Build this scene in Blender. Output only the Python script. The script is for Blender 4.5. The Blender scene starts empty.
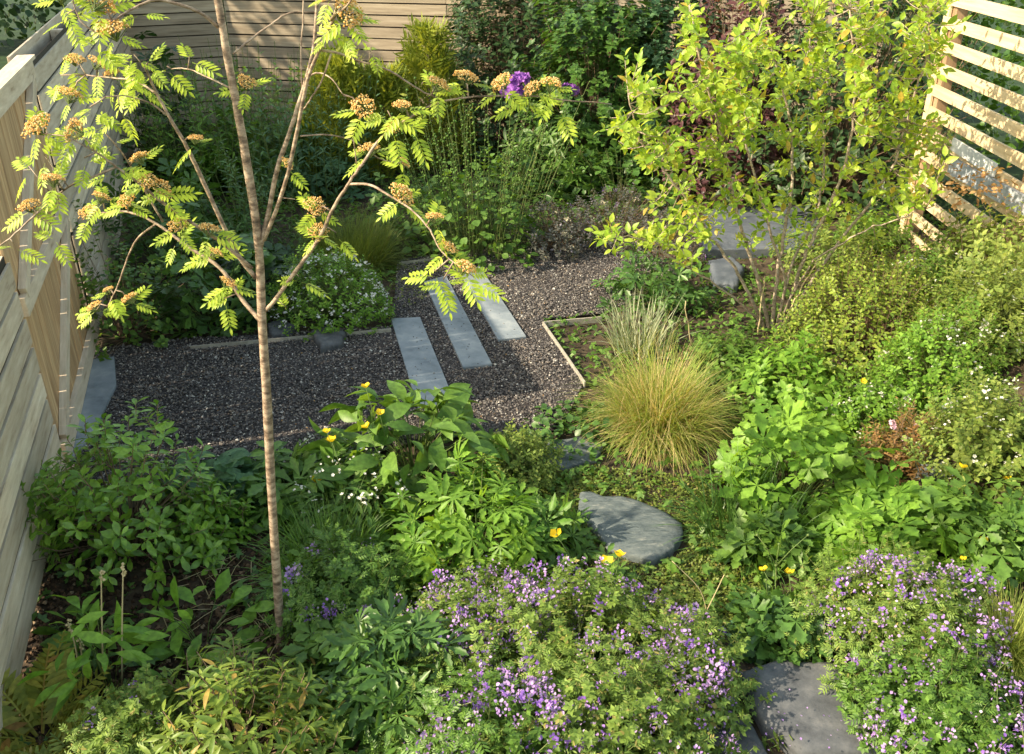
import bpy, math, numpy as np
from mathutils import Vector, Matrix, Euler
R_ = math.radians
sc = bpy.context.scene
col = sc.collection
# ------------------------------------------------------------------ camera
CAM_H, FPX, PITCH = 3.4, 903.0, R_(28.3)
cd = bpy.data.cameras.new('camera'); cam = bpy.data.objects.new('camera', cd); col.objects.link(cam)
cam.location = (0, 0, CAM_H); cam.rotation_euler = (R_(90) - PITCH, 0, 0)
cd.sensor_width = 36; cd.lens = 36 * FPX / 1024; cd.clip_end = 2000; cd.clip_start = 0.05
sc.camera = cam
# ------------------------------------------------------------------ light
SUN_AZ, SUN_EL = R_(-108), R_(35)          # azimuth clockwise from the view axis (+Y)
w = bpy.data.worlds.new('World'); sc.world = w; w.use_nodes = True
nt = w.node_tree; bg = nt.nodes['Background']
sky = nt.nodes.new('ShaderNodeTexSky'); sky.sky_type = 'NISHITA'; sky.sun_disc = False
sky.sun_elevation = SUN_EL; sky.sun_rotation = SUN_AZ
tn = nt.nodes.new('ShaderNodeMix'); tn.data_type = 'RGBA'; tn.blend_type = 'MULTIPLY'; tn.inputs['Factor'].default_value = 1; tn.inputs['B'].default_value = (1.18, 1.0, .68, 1)
nt.links.new(sky.outputs[0], tn.inputs['A']); nt.links.new(tn.outputs['Result'], bg.inputs[0]); bg.inputs[1].default_value = 0.15
sd = bpy.data.lights.new('sun', 'SUN'); sun = bpy.data.objects.new('sun', sd); col.objects.link(sun)
sd.energy = 3.0; sd.angle = R_(0.5); sd.color = (1.0, 0.85, 0.60)
to_sun = Vector((math.sin(SUN_AZ) * math.cos(SUN_EL), math.cos(SUN_AZ) * math.cos(SUN_EL), math.sin(SUN_EL)))
sun.rotation_euler = to_sun.to_track_quat('Z', 'Y').to_euler()
sun.location = (-10, -4, 12)
vs = sc.view_settings; vs.view_transform = 'Standard'; vs.look = 'None'; vs.gamma = 1; vs.exposure = 1.82
sc.cycles.max_bounces = 8; sc.cycles.transmission_bounces = 4; sc.cycles.use_denoising = True
# ------------------------------------------------------------------ projection helpers
CS, SN = math.cos(PITCH), math.sin(PITCH)
def ray(px, py):
    u = (px - 512) / FPX; v = (377 - py) / FPX
    return np.array([u, CS + v * SN, -SN + v * CS])
def G(px, py, z=0.0):
    r = ray(px, py); t = (z - CAM_H) / r[2]
    return r * t + np.array([0, 0, CAM_H])
def at(px, py, Y):
    r = ray(px, py); return r * (Y / r[1]) + np.array([0, 0, CAM_H])
def depth(p): return p[1] * CS - (p[2] - CAM_H) * SN
def proj(p):
    q = np.asarray(p, float) - [0, 0, CAM_H]
    d = q[..., 1] * CS - q[..., 2] * SN; up = q[..., 1] * SN + q[..., 2] * CS
    return np.stack([512 + FPX * q[..., 0] / d, 377 - FPX * up / d], -1)
# ------------------------------------------------------------------ materials
MATS = {}
def newmat(name):
    m = bpy.data.materials.new(name); m.use_nodes = True; n = m.node_tree
    n.nodes.clear(); out = n.nodes.new('ShaderNodeOutputMaterial')
    return m, n, out
def ramp(n, src, stops):
    r = n.nodes.new('ShaderNodeValToRGB'); e = r.color_ramp.elements
    while len(e) < len(stops): e.new(0.5)
    for k, (p, c) in enumerate(stops):
        e[k].position = p; e[k].color = (*c, 1)
    n.links.new(src, r.inputs[0]); return r.outputs[0]
def leafmat(name, c1, c2, trans=0.35, rough=0.45, spec=0.4, odd=None):
    """leaf: colour differs from leaf to leaf, light passes through"""
    if name in MATS: return MATS[name]
    m, n, out = newmat(name); L = n.links.new
    geo = n.nodes.new('ShaderNodeNewGeometry')
    st = [(0.0, c1), (0.85, c2)]
    if odd: st += [(0.93, c2), (0.97, odd)]
    c = ramp(n, geo.outputs['Random Per Island'], st)
    tc = n.nodes.new('ShaderNodeTexCoord'); ns = n.nodes.new('ShaderNodeTexNoise'); ns.inputs['Scale'].default_value = 38
    ns.inputs['Detail'].default_value = 3
    L(tc.outputs['Object'], ns.inputs['Vector'])
    hs = n.nodes.new('ShaderNodeHueSaturation'); L(c, hs.inputs['Color'])
    mr = n.nodes.new('ShaderNodeMapRange'); mr.inputs['From Min'].default_value = .3; mr.inputs['From Max'].default_value = .7
    mr.inputs['To Min'].default_value = .72; mr.inputs['To Max'].default_value = 1.28
    L(ns.outputs['Fac'], mr.inputs['Value']); L(mr.outputs[0], hs.inputs['Value'])
    p = n.nodes.new('ShaderNodeBsdfPrincipled'); L(hs.outputs[0], p.inputs['Base Color'])
    p.inputs['Roughness'].default_value = rough; p.inputs['Specular IOR Level'].default_value = spec
    t = n.nodes.new('ShaderNodeBsdfTranslucent')
    mx = n.nodes.new('ShaderNodeMix'); mx.data_type = 'RGBA'; mx.blend_type = 'MULTIPLY'; mx.inputs['Factor'].default_value = 1
    L(hs.outputs[0], mx.inputs['A']); mx.inputs['B'].default_value = (2.2, 1.9, 0.7, 1); L(mx.outputs['Result'], t.inputs['Color'])
    ms = n.nodes.new('ShaderNodeMixShader'); ms.inputs[0].default_value = trans
    L(p.outputs[0], ms.inputs[1]); L(t.outputs[0], ms.inputs[2]); L(ms.outputs[0], out.inputs[0])
    MATS[name] = m; return m
def noisemat(name, stops, scale=(8, 8, 8), rough=0.8, bump=0.2, detail=6, island=0.0, spec=0.3, bscale=None, coord='Object'):
    if name in MATS: return MATS[name]
    m, n, out = newmat(name); L = n.links.new
    tc = n.nodes.new('ShaderNodeTexCoord'); mp = n.nodes.new('ShaderNodeMapping'); mp.inputs['Scale'].default_value = scale
    geo = n.nodes.new('ShaderNodeNewGeometry')
    ad = n.nodes.new('ShaderNodeVectorMath'); ad.operation = 'ADD'
    sm = n.nodes.new('ShaderNodeVectorMath'); sm.operation = 'SCALE'; sm.inputs[0].default_value = (37, 53, 71)
    L(geo.outputs['Random Per Island'], sm.inputs['Scale']); L(tc.outputs[coord], mp.inputs[0])
    L(mp.outputs[0], ad.inputs[0]); L(sm.outputs[0], ad.inputs[1])
    ns = n.nodes.new('ShaderNodeTexNoise'); ns.inputs['Scale'].default_value = 1; ns.inputs['Detail'].default_value = detail
    ns.inputs['Roughness'].default_value = .65
    L(ad.outputs[0], ns.inputs['Vector'])
    mr = n.nodes.new('ShaderNodeMapRange'); mr.inputs['From Min'].default_value = .28; mr.inputs['From Max'].default_value = .72
    L(ns.outputs['Fac'], mr.inputs['Value'])
    c = ramp(n, mr.outputs[0], stops)
    if island:
        hs = n.nodes.new('ShaderNodeHueSaturation'); L(c, hs.inputs['Color'])
        m2 = n.nodes.new('ShaderNodeMapRange'); m2.inputs['To Min'].default_value = 1 - island; m2.inputs['To Max'].default_value = 1 + island
        L(geo.outputs['Random Per Island'], m2.inputs['Value']); L(m2.outputs[0], hs.inputs['Value']); c = hs.outputs[0]
    p = n.nodes.new('ShaderNodeBsdfPrincipled'); L(c, p.inputs['Base Color']); p.inputs['Roughness'].default_value = rough
    p.inputs['Specular IOR Level'].default_value = spec
    if bump:
        b = n.nodes.new('ShaderNodeBump'); b.inputs['Strength'].default_value = bump; b.inputs['Distance'].default_value = 0.02
        L(ns.outputs['Fac'], b.inputs['Height']); L(b.outputs[0], p.inputs['Normal'])
    L(p.outputs[0], out.inputs[0]); MATS[name] = m; return m
def islandmat(name, stops, rough=0.7, spec=0.3, trans=0.0):
    if name in MATS: return MATS[name]
    m, n, out = newmat(name); L = n.links.new
    geo = n.nodes.new('ShaderNodeNewGeometry'); c = ramp(n, geo.outputs['Random Per Island'], stops)
    p = n.nodes.new('ShaderNodeBsdfPrincipled'); L(c, p.inputs['Base Color']); p.inputs['Roughness'].default_value = rough
    p.inputs['Specular IOR Level'].default_value = spec
    if trans:
        t = n.nodes.new('ShaderNodeBsdfTranslucent'); L(c, t.inputs[0]); ms = n.nodes.new('ShaderNodeMixShader')
        ms.inputs[0].default_value = trans; L(p.outputs[0], ms.inputs[1]); L(t.outputs[0], ms.inputs[2]); L(ms.outputs[0], out.inputs[0])
    else: L(p.outputs[0], out.inputs[0])
    MATS[name] = m; return m
# ------------------------------------------------------------------ mesh builder
class MB:
    def __init__(s): s.v = []; s.lv = []; s.ls = []; s.mi = []; s.sm = []; s.nv = 0; s.nl = 0
    def raw(s, verts, faces, mat=0, smooth=False):
        verts = np.asarray(verts, float).reshape(-1, 3)
        lv = np.fromiter((i for f in faces for i in f), int); cnt = np.array([len(f) for f in faces])
        ls = np.concatenate([[0], np.cumsum(cnt)[:-1]])
        s.v.append(verts); s.lv.append(lv + s.nv); s.ls.append(ls + s.nl); s.mi.append(np.full(len(cnt), mat)); s.sm.append(np.full(len(cnt), smooth))
        s.nv += len(verts); s.nl += len(lv)
    def inst(s, tpl, pos, d, up, scale, mat=0, smooth=True, ysc=None):
        """copies of a template: x axis along d, z axis near up"""
        tv, tf = tpl; pos = np.asarray(pos, float).reshape(-1, 3); N = len(pos)
        if N == 0: return
        d = np.broadcast_to(np.asarray(d, float), (N, 3)); d = d / (np.linalg.norm(d, axis=1, keepdims=True) + 1e-9)
        up = np.broadcast_to(np.asarray(up, float), (N, 3))
        z = up - (up * d).sum(1, keepdims=True) * d; nz = np.linalg.norm(z, axis=1, keepdims=True)
        z = np.where(nz < 1e-4, np.array([1., 0, 0]), z / (nz + 1e-9)); y = np.cross(z, d)
        sc_ = np.broadcast_to(np.asarray(scale, float), (N,))[:, None, None]
        ys = 1.0 if ysc is None else np.broadcast_to(np.asarray(ysc, float), (N,))[:, None, None]
        V = pos[:, None] + sc_ * (tv[None, :, 0:1] * d[:, None] + ys * tv[None, :, 1:2] * y[:, None] + tv[None, :, 2:3] * z[:, None])
        lv = np.fromiter((i for f in tf for i in f), int); cnt = np.array([len(f) for f in tf]); ls = np.concatenate([[0], np.cumsum(cnt)[:-1]])
        n = len(tv); k = len(lv)
        s.v.append(V.reshape(-1, 3)); s.lv.append((lv[None] + n * np.arange(N)[:, None] + s.nv).ravel())
        s.ls.append((ls[None] + k * np.arange(N)[:, None] + s.nl).ravel()); s.mi.append(np.full(N * len(tf), mat)); s.sm.append(np.full(N * len(tf), smooth))
        s.nv += n * N; s.nl += k * N
    def tube(s, pts, rad, sides=6, mat=0, cap=True, seg=None):
        P = smooth_path(pts, seg) if seg else np.asarray(pts, float); n = len(P)
        r = np.interp(np.linspace(0, 1, n), np.linspace(0, 1, len(rad)), rad)
        T = np.gradient(P, axis=0); T /= np.linalg.norm(T, axis=1, keepdims=True) + 1e-9
        ref = np.array([0.31, 0.9, 0.2]) if abs(T[0][2]) > .5 else np.array([0.1, 0.2, 1.0])
        a = np.cross(T, ref); a /= np.linalg.norm(a, axis=1, keepdims=True) + 1e-9; b = np.cross(T, a)
        th = np.linspace(0, 2 * np.pi, sides, endpoint=False)
        V = P[:, None] + r[:, None, None] * (np.cos(th)[None, :, None] * a[:, None] + np.sin(th)[None, :, None] * b[:, None])
        F = [(i * sides + j, i * sides + (j + 1) % sides, (i + 1) * sides + (j + 1) % sides, (i + 1) * sides + j) for i in range(n - 1) for j in range(sides)]
        if cap: F += [tuple(range(sides))[::-1], tuple((n - 1) * sides + j for j in range(sides))]
        s.raw(V, F, mat, True)
    def box(s, c, size, mat=0, jit=None, bev=0.0):
        hx, hy, hz = np.asarray(size) / 2
        if bev:
            b = bev; o = [(hx - b, hy - b), (-hx + b, hy - b), (-hx + b, -hy + b), (hx - b, -hy + b)]
            ring = [(hx, hy - b), (hx - b, hy), (-hx + b, hy), (-hx, hy - b), (-hx, -hy + b), (-hx + b, -hy), (hx - b, -hy), (hx, -hy + b)]
            V = [(x, y, -hz) for x, y in ring] + [(x, y, hz) for x, y in ring]; n = 8
            F = [(i, (i + 1) % n, n + (i + 1) % n, n + i) for i in range(n)] + [tuple(range(n))[::-1], tuple(range(n, 2 * n))]
            V = np.array(V)
        else:
            V = np.array([(x, y, z) for x in (-hx, hx) for y in (-hy, hy) for z in (-hz, hz)])
            F = [(0, 1, 3, 2), (4, 6, 7, 5), (0, 4, 5, 1), (2, 3, 7, 6), (0, 2, 6, 4), (1, 5, 7, 3)]
        if jit is not None: V = V @ np.array(Euler(jit).to_matrix()).T
        s.raw(V + np.asarray(c), F, mat)
    def build(s, name, mats, parent=None, loc=(0, 0, 0), rot=(0, 0, 0)):
        me = bpy.data.meshes.new(name)
        if s.nv:
            v = np.concatenate(s.v).astype(np.float32); lv = np.concatenate(s.lv).astype(np.int32); ls = np.concatenate(s.ls).astype(np.int32)
            me.vertices.add(len(v)); me.vertices.foreach_set('co', v.ravel())
            me.loops.add(len(lv)); me.loops.foreach_set('vertex_index', lv)
            me.polygons.add(len(ls)); me.polygons.foreach_set('loop_start', ls)
            me.polygons.foreach_set('material_index', np.concatenate(s.mi).astype(np.int32))
            me.polygons.foreach_set('use_smooth', np.concatenate(s.sm).astype(bool))
            me.update(calc_edges=True); me.validate()
        for m in (mats if isinstance(mats, (list, tuple)) else [mats]): me.materials.append(m)
        o = bpy.data.objects.new(name, me); col.objects.link(o); o.location = loc; o.rotation_euler = rot
        if parent: o.parent = parent
        return o
def smooth_path(pts, seg=4):
    P = np.asarray(pts, float); n = len(P)
    if n < 3: return np.linspace(P[0], P[-1], seg + 1)
    E = np.vstack([2 * P[0] - P[1], P, 2 * P[-1] - P[-2]]); out = []
    for i in range(n - 1):
        p0, p1, p2, p3 = E[i:i + 4]
        for t in np.linspace(0, 1, seg, endpoint=False):
            out.append(.5 * (2 * p1 + (p2 - p0) * t + (2 * p0 - 5 * p1 + 4 * p2 - p3) * t * t + (3 * p1 - p0 - 3 * p2 + p3) * t ** 3))
    out.append(P[-1]); return np.array(out)
def tag(o, label=None, cat=None, group=None, kind=None):
    if label: o['label'] = label
    if cat: o['category'] = cat
    if group: o['group'] = group
    if kind: o['kind'] = kind
    return o
def empty(name, loc, label, cat, group=None, rz=0.0):
    o = bpy.data.objects.new(name, None); col.objects.link(o); o.location = tuple(float(x) for x in loc); o.rotation_euler = (0, 0, rz)
    o.empty_display_size = .1
    return tag(o, label, cat, group)
# ------------------------------------------------------------------ leaf templates  (x along the leaf, length 1)
def leaf(n=4, wid=.5, peak=.45, fold=.25, droop=.15, pet=0.0, wave=0.0):
    V = [(0, 0, 0)]; rows = []
    for i in range(1, n):
        t = i / n; k = math.log(.5) / math.log(peak); w_ = math.sin(math.pi * t ** k) * wid / 2
        z = -droop * t * t; rows.append(len(V))
        V += [(t, w_, z + fold * w_ + wave * (i % 2)), (t, 0, z), (t, -w_, z + fold * w_ - wave * (i % 2))]
    tip = len(V); V.append((1, 0, -droop)); F = []
    r = rows[0]; F += [(0, r + 1, r), (0, r + 2, r + 1)]
    for a, b in zip(rows, rows[1:]): F += [(a, a + 1, b + 1, b), (a + 1, a + 2, b + 2, b + 1)]
    r = rows[-1]; F += [(r, r + 1, tip), (r + 1, r + 2, tip)]
    V = np.array(V)
    if pet: V[:, 0] += pet; k0 = len(V); V = np.vstack([V, [[0, .012, 0], [0, -.012, 0], [pet, 0, .012]]]); F.append((k0, k0 + 1, k0 + 2))
    return V, F
def palmate(lobes=5, spread=130, wid=.3, teeth=True, cup=.12, L0=.6):
    V = [(0, 0, 0)]; F = []
    for a in np.linspace(-spread, spread, lobes):
        L = 1 - (1 - L0) * abs(a) / spread; w_ = wid * L; a = R_(a); ca, sa = math.cos(a), math.sin(a)
        if teeth: prof = [(.42, .5), (.62, 1.0), (.70, .62), (.82, .75), (.88, .35)]
        else: prof = [(.3, .55), (.6, 1.0), (.85, .6)]
        k = len(V)
        for sgn in (1, -1):
            for t, q in prof:
                x, y = t * L, sgn * q * w_; V.append((x * ca - y * sa, x * sa + y * ca, -cup * t * t + .18 * abs(y)))
        m = len(V); V.append((.62 * L * ca, .62 * L * sa, -cup * .38)); V.append((L * ca, L * sa, -cup)); q = len(prof)
        F.append((0, m) + (m + 1,) + tuple(range(k + q - 1, k - 1, -1)))
        F.append((0,) + tuple(range(k + q, k + 2 * q)) + (m + 1, m))
    return np.array(V, float), F
def merge_tpl(parts):
    V = []; F = []; k = 0
    for v, f in parts:
        V.append(v); F += [tuple(i + k for i in g) for g in f]; k += len(v)
    return np.vstack(V), F
def xf(tpl, loc, ang=0, s=1.0, tilt=0.0):
    v, f = tpl; M = np.array((Matrix.Rotation(ang, 3, 'Z') @ Matrix.Rotation(tilt, 3, 'Y'))); return (v * s) @ M.T + np.asarray(loc), f
def pinnate(pairs=5, lw=.33, ll=.37, droop=.22, terminal=True, start=.22):
    lf = leaf(3, lw, .45, .25, .12); parts = []
    for i in range(pairs):
        t = start + (1 - start) * i / pairs; z = -droop * t * t
        s_ = ll * (0.75 + .5 * math.sin(math.pi * (.15 + .75 * t)))
        for sg in (1, -1): parts.append(xf(lf, (t, 0, z), sg * R_(62 - 14 * t), s_, R_(8)))
    if terminal: parts.append(xf(lf, (1, 0, -droop), 0, ll, R_(10)))
    n = 5; ts = np.linspace(0, 1, n); V = np.array([(t, q, -droop * t * t) for t in ts for q in (-.009, .009)]); F = [(2 * i, 2 * i + 2, 2 * i + 3, 2 * i + 1) for i in range(n - 1)]
    parts.append((V, F)); return merge_tpl(parts)
def blob(): return np.array([(1, 0, 0), (-1, 0, 0), (0, 1, 0), (0, -1, 0), (0, 0, 1), (0, 0, -1)], float), [(0, 2, 4), (2, 1, 4), (1, 3, 4), (3, 0, 4), (2, 0, 5), (1, 2, 5), (3, 1, 5), (0, 3, 5)]
def star(petals=5, wid=.55, cup=.25):
    lf = leaf(3, wid, .6, .15, -.2); return merge_tpl([xf(lf, (0, 0, 0), 2 * math.pi * k / petals, 1, -cup) for k in range(petals)])
T = dict(
    ovate=leaf(4, .52, .42, .3, .18, .12), small=leaf(2, .6, .5, .3, .1), lance=leaf(4, .26, .45, .35, .22, .05), round=leaf(4, .85, .52, .22, .12, .1),
    obov=leaf(4, .44, .6, .25, .12, .05), big=leaf(6, .46, .5, .3, .38, .18, .012), needle=leaf(2, .12, .5, .1, .05), dock=leaf(6, .3, .55, .3, .35, .2, .012),
    palm5=palmate(5), palm7=palmate(7, 150, .24), palm3=palmate(3, 75, .34), anem=palmate(5, 110, .2, True, .2, .75), aco=palmate(7, 120, .15, True, .22, .7),
    pinn=pinnate(), vetch=pinnate(3, .34, .42, .15, True, .3), blob=blob(), star=star(), small3=merge_tpl([xf(leaf(2, .6, .5, .25, .1), (0, 0, 0), R_(a), .9) for a in (-60, 0, 60)]),
    frond=None)
def frond_tpl(pairs=13):
    lf = leaf(3, .3, .4, .15, .1); parts = []
    for i in range(pairs):
        t = .1 + .9 * i / pairs; z = -.3 * t * t; s_ = .3 * math.sin(math.pi * min(1, .28 + .72 * t)) + .03
        for sg in (1, -1): parts.append(xf(lf, (t, 0, z), sg * R_(72 - 15 * t), s_, R_(6)))
    ts = np.linspace(0, 1, 6); V = np.array([(t, q, -.3 * t * t) for t in ts for q in (-.01, .01)]); parts.append((V, [(2 * i, 2 * i + 2, 2 * i + 3, 2 * i + 1) for i in range(5)]))
    return merge_tpl(parts)
T['frond'] = frond_tpl()
# ------------------------------------------------------------------ plant generators (fill an MB in local coordinates)
def unit(v): return v / (np.linalg.norm(v, axis=-1, keepdims=True) + 1e-9)
def dome(rng, n, R, H, shell=.5, lump=.3, low=0.0):
    ph = rng.uniform(0, 2 * np.pi, n); ct = rng.uniform(low, 1, n); st = np.sqrt(1 - ct ** 2)
    dr = np.stack([st * np.cos(ph), st * np.sin(ph), ct], 1)
    K = rng.normal(0, 1, (6, 3)) * 3.2; f0 = rng.uniform(0, 6.28, 6)
    l = np.cos(dr @ K.T + f0).mean(1) * 1.5
    r = (shell + (1 - shell) * rng.uniform(0, 1, n) ** .6) * (1 + lump * l)
    return dr * r[:, None] * np.array([R, R, H]), dr
def petiole_clump(mb, rng, n, R, H, tpl, size, flat=.5, shell=.45, lump=.3, svar=.35, stem=True, mat=0, smat=1, low=.05, ysc=None):
    p, d = dome(rng, n, R, H, shell, lump, low)
    out = d * [1, 1, .25] + rng.normal(0, .45, (n, 3)) * [1, 1, .5]; out[:, 2] -= .1
    up = d * (1 - flat) + np.array([0, 0, 1]) * flat + rng.normal(0, .34, (n, 3))
    s = size * rng.uniform(1 - svar, 1 + svar, n)
    mb.inst(T[tpl] if isinstance(tpl, str) else tpl, p, out, up, s, mat, True)
    if stem:
        k = rng.random(n) < .45; q = p[k]; b = q * [.22, .22, 0]
        strips(mb, b, q, max(.0022, size * .025), smat, bow=.12)
def strips(mb, a, b, wd, mat=0, bow=.0):
    """thin three-sided stems from a to b, bowed outwards"""
    n = len(a)
    if n == 0: return
    ax = b - a; side = unit(np.cross(ax, np.array([.3, .95, .1]))); s2 = unit(np.cross(ax, side)); m = (a + b) / 2 + (b - a) * [1, 1, 0] * bow * -1 + np.array([0, 0, 1]) * bow * np.linalg.norm(ax, axis=1, keepdims=True) * .5
    tri = [(0.0, 1.0), (.87, -.5), (-.87, -.5)]; V = []
    for c, q in ((a, 1.), (m, .85), (b, .6)):
        for x, y in tri: V.append(c + (side * x + s2 * y) * wd * q)
    V = np.stack(V, 1)
    F = [(i * 3 + j, i * 3 + (j + 1) % 3, i * 3 + 3 + (j + 1) % 3, i * 3 + 3 + j) for i in range(2) for j in range(3)]
    lv = np.array(F).ravel(); N = n
    mb.v.append(V.reshape(-1, 3)); mb.lv.append((lv[None] + 9 * np.arange(N)[:, None] + mb.nv).ravel()); mb.ls.append(np.arange(N * 6) * 4 + mb.nl)
    mb.mi.append(np.full(N * 6, mat)); mb.sm.append(np.full(N * 6, True)); mb.nv += 9 * N; mb.nl += 24 * N
def shoot_shrub(mb, rng, ns, R, H, tpl, size, per=7, slen=.16, shell=.35, lump=.35, lean=.5, mat=0, smat=1, spread=.9, low=0.02, tipup=.5, stem=.45):
    p, d = dome(rng, ns, R, H, shell, lump, low); ax = unit(d * lean + np.array([0, 0, 1]) * (1 - lean) + rng.normal(0, .22, (ns, 3)))
    if stem:
        kk = rng.random(ns) < stem; strips(mb, (p * [.12, .12, 0] + rng.normal(0, .03, (ns, 3)) * [1, 1, 0])[kk], p[kk], max(.003, size * .045), smat, .1)
        strips(mb, p, p + ax * slen, max(.002, size * .03), smat)
    for k in range(per):
        t = (k + rng.uniform(0, .8, ns)) / per; q = p + ax * (slen * t)[:, None]
        an = k * 2.4 + rng.uniform(-.4, .4, ns); e1 = unit(np.cross(ax, np.array([.2, .3, .93]))); e2 = np.cross(ax, e1)
        rad = e1 * np.cos(an)[:, None] + e2 * np.sin(an)[:, None]
        mb.inst(T[tpl] if isinstance(tpl, str) else tpl, q, rad * spread + ax * (1 - spread + tipup * t[:, None]), ax + rad * .15, size * rng.uniform(.65, 1.15, ns) * (1 - .35 * t), mat, True)
def blades(mb, rng, n, R, H, wd, mat=0, spread=1.0, droop=.5, seg=4, base=.25, hv=.35, off=(0, 0)):
    ph = rng.uniform(0, 2 * np.pi, n); rr = R * base * np.sqrt(rng.random(n)); b = np.stack([rr * np.cos(ph) + off[0], rr * np.sin(ph) + off[1], np.zeros(n)], 1)
    ph2 = ph + rng.normal(0, .75, n); L = H * rng.uniform(1 - hv, 1 + hv * .4, n); th = np.abs(rng.normal(.0, .55, n)) * spread
    out = np.stack([np.cos(ph2), np.sin(ph2), np.zeros(n)], 1); side = np.stack([-np.sin(ph2), np.cos(ph2), np.zeros(n)], 1)
    tw = rng.normal(0, .6, n)[:, None]; side = unit(side * np.cos(tw) + out * np.sin(tw)); V = []
    dv = rng.uniform(.2, 1.7, n)
    for i in range(seg + 1):
        t = i / seg; a = th + dv * droop * t * (0.4 + th); c = b + out * (np.sin(a) * L * t)[:, None] + np.array([0, 0, 1]) * (np.cos(a) * L * t)[:, None]
        wq = wd * (1 - t ** 2 * .95); V += [c + side * wq / 2, c - side * wq / 2]
    V = np.stack(V, 1); V[:, :, 2] = np.maximum(V[:, :, 2], .01)
    F = np.array([(2 * i, 2 * i + 1, 2 * i + 3, 2 * i + 2) for i in range(seg)]).ravel(); k = 2 * (seg + 1)
    mb.v.append(V.reshape(-1, 3)); mb.lv.append((F[None] + k * np.arange(n)[:, None] + mb.nv).ravel()); mb.ls.append(np.arange(n * seg) * 4 + mb.nl)
    mb.mi.append(np.full(n * seg, mat)); mb.sm.append(np.full(n * seg, True)); mb.nv += k * n; mb.nl += 4 * seg * n
def spikes(mb, rng, n, R, H, tpl='lance', size=.07, per=16, mat=0, smat=1, bud=None, lean=.16, frac=.9, bsize=.012):
    ph = rng.uniform(0, 2 * np.pi, n); rr = R * np.sqrt(rng.random(n)); b = np.stack([rr * np.cos(ph), rr * np.sin(ph), np.zeros(n)], 1)
    tp = b + np.stack([np.cos(ph) * rr / R * lean * H + rng.normal(0, .06, n) * H, np.sin(ph) * rr / R * lean * H + rng.normal(0, .06, n) * H, H * rng.uniform(.72, 1.08, n)], 1)
    strips(mb, b, tp, .005, smat, .03); ax = unit(tp - b)
    for k in range(per):
        t = (k + rng.random(n)) / per; q = b + (tp - b) * t[:, None]; an = k * 2.4 + rng.uniform(-.5, .5, n)
        rad = np.stack([np.cos(an), np.sin(an), np.full(n, .0)], 1)
        lo = t < frac
        mb.inst(T[tpl], q[lo], (rad + ax * .7)[lo], ax[lo] + rad[lo] * .2, (size * rng.uniform(.7, 1.2, n) * (1.15 - .75 * t))[lo], mat, True)
        if bud is not None:
            hi = t > .5; mb.inst(T['blob'], q[hi] + rad[hi] * .012, ax[hi], rad[hi], bsize * rng.uniform(.6, 1.2, hi.sum()), bud, True)
SEED = [11]
def rg(): SEED[0] += 1; return np.random.default_rng(SEED[0])
def place(px, py, wpx, hpx):
    """ground point under a pixel, radius and height in metres for sizes given in pixels"""
    p = G(px, py); d = depth(p); el = PITCH + math.atan((py - 377) / FPX)
    return p, wpx / 2 * d / FPX, hpx * d / FPX / math.cos(el) * .95
FL = {}
def add_flowers(root, meshes, pts, name='flower', smin=.8, smax=1.25, rng=None, tilt=.5, stuff=None):
    rng = rng or rg()
    for k, p in enumerate(pts):
        o = bpy.data.objects.new(name, meshes[int(rng.integers(len(meshes)))]); col.objects.link(o); o.parent = root; o.location = tuple(float(x) for x in p)
        o.rotation_euler = (rng.normal(0, tilt), rng.normal(0, tilt), rng.uniform(0, 6.28)); s_ = rng.uniform(smin, smax); o.scale = (s_, s_, s_)
def mesh_only(mb, name, mats):
    o = mb.build(name, mats); me = o.data; bpy.data.objects.remove(o); return me
#STRUCTURE
# ================================================================== TERRAIN
def sstep(t): t = np.clip(t, 0, 1); return t * t * (3 - 2 * t)
def gz(x, y):
    """garden floor: level by the gravel, a bank rising to the right"""
    x = np.asarray(x, float); y = np.asarray(y, float)
    b = .8 * sstep((x - 2.0 - .05 * (y - 5)) / 2.2) * (1 - .72 * sstep((y - 6.9) / 1.5))
    n = .02 * np.sin(2.1 * x + .7) * np.sin(1.7 * y + .4) + .012 * np.sin(5.3 * x + 1.1 * y)
    return b + n * sstep((np.abs(x + .8) - 0.2) / 2) * 1.0
_G0 = G
def G(px, py, z=None):
    if z is not None: return _G0(px, py, z)
    zz = 0.0
    for _ in range(25):
        p = _G0(px, py, zz); zz = .5 * zz + .5 * float(gz(p[0], p[1]))
    p[2] = float(gz(p[0], p[1])); return p
FD = np.array([-.2924, .9563]); FO = np.array([-3.0, 5.15])     # fence line on the left
def fl(t, off=0.0): q = FO + FD * t + np.array([FD[1], -FD[0]]) * off; return q
def inside(P, poly):
    x, y = P[:, 0], P[:, 1]; r = np.zeros(len(P), bool); n = len(poly)
    for i in range(n):
        x1, y1 = poly[i][:2]; x2, y2 = poly[(i + 1) % n][:2]
        c = ((y1 > y) != (y2 > y)) & (x < (x2 - x1) * (y - y1) / (y2 - y1 + 1e-12) + x1); r ^= c
    return r
def grid_sheet(xs, ys, zf):
    X, Y = np.meshgrid(xs, ys); V = np.stack([X, Y, zf(X, Y)], -1).reshape(-1, 3); nx = len(xs)
    F = [(j * nx + i, j * nx + i + 1, (j + 1) * nx + i + 1, (j + 1) * nx + i) for j in range(len(ys) - 1) for i in range(nx - 1)]
    return V, F
m_soil = noisemat('soil', [(0, (.018, .012, .008)), (.45, (.042, .030, .020)), (.7, (.075, .055, .036)), (1, (.06, .065, .025))], (9, 9, 9), .95, .6, 9)
mb = MB(); xs = np.concatenate([[-400, -120, -40, -15], np.arange(-8, 9, .1), [15, 40, 120, 400]]); ys = np.concatenate([[-200, -40, -10, -2], np.arange(1, 18, .1), [25, 50, 150, 500]])
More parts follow.
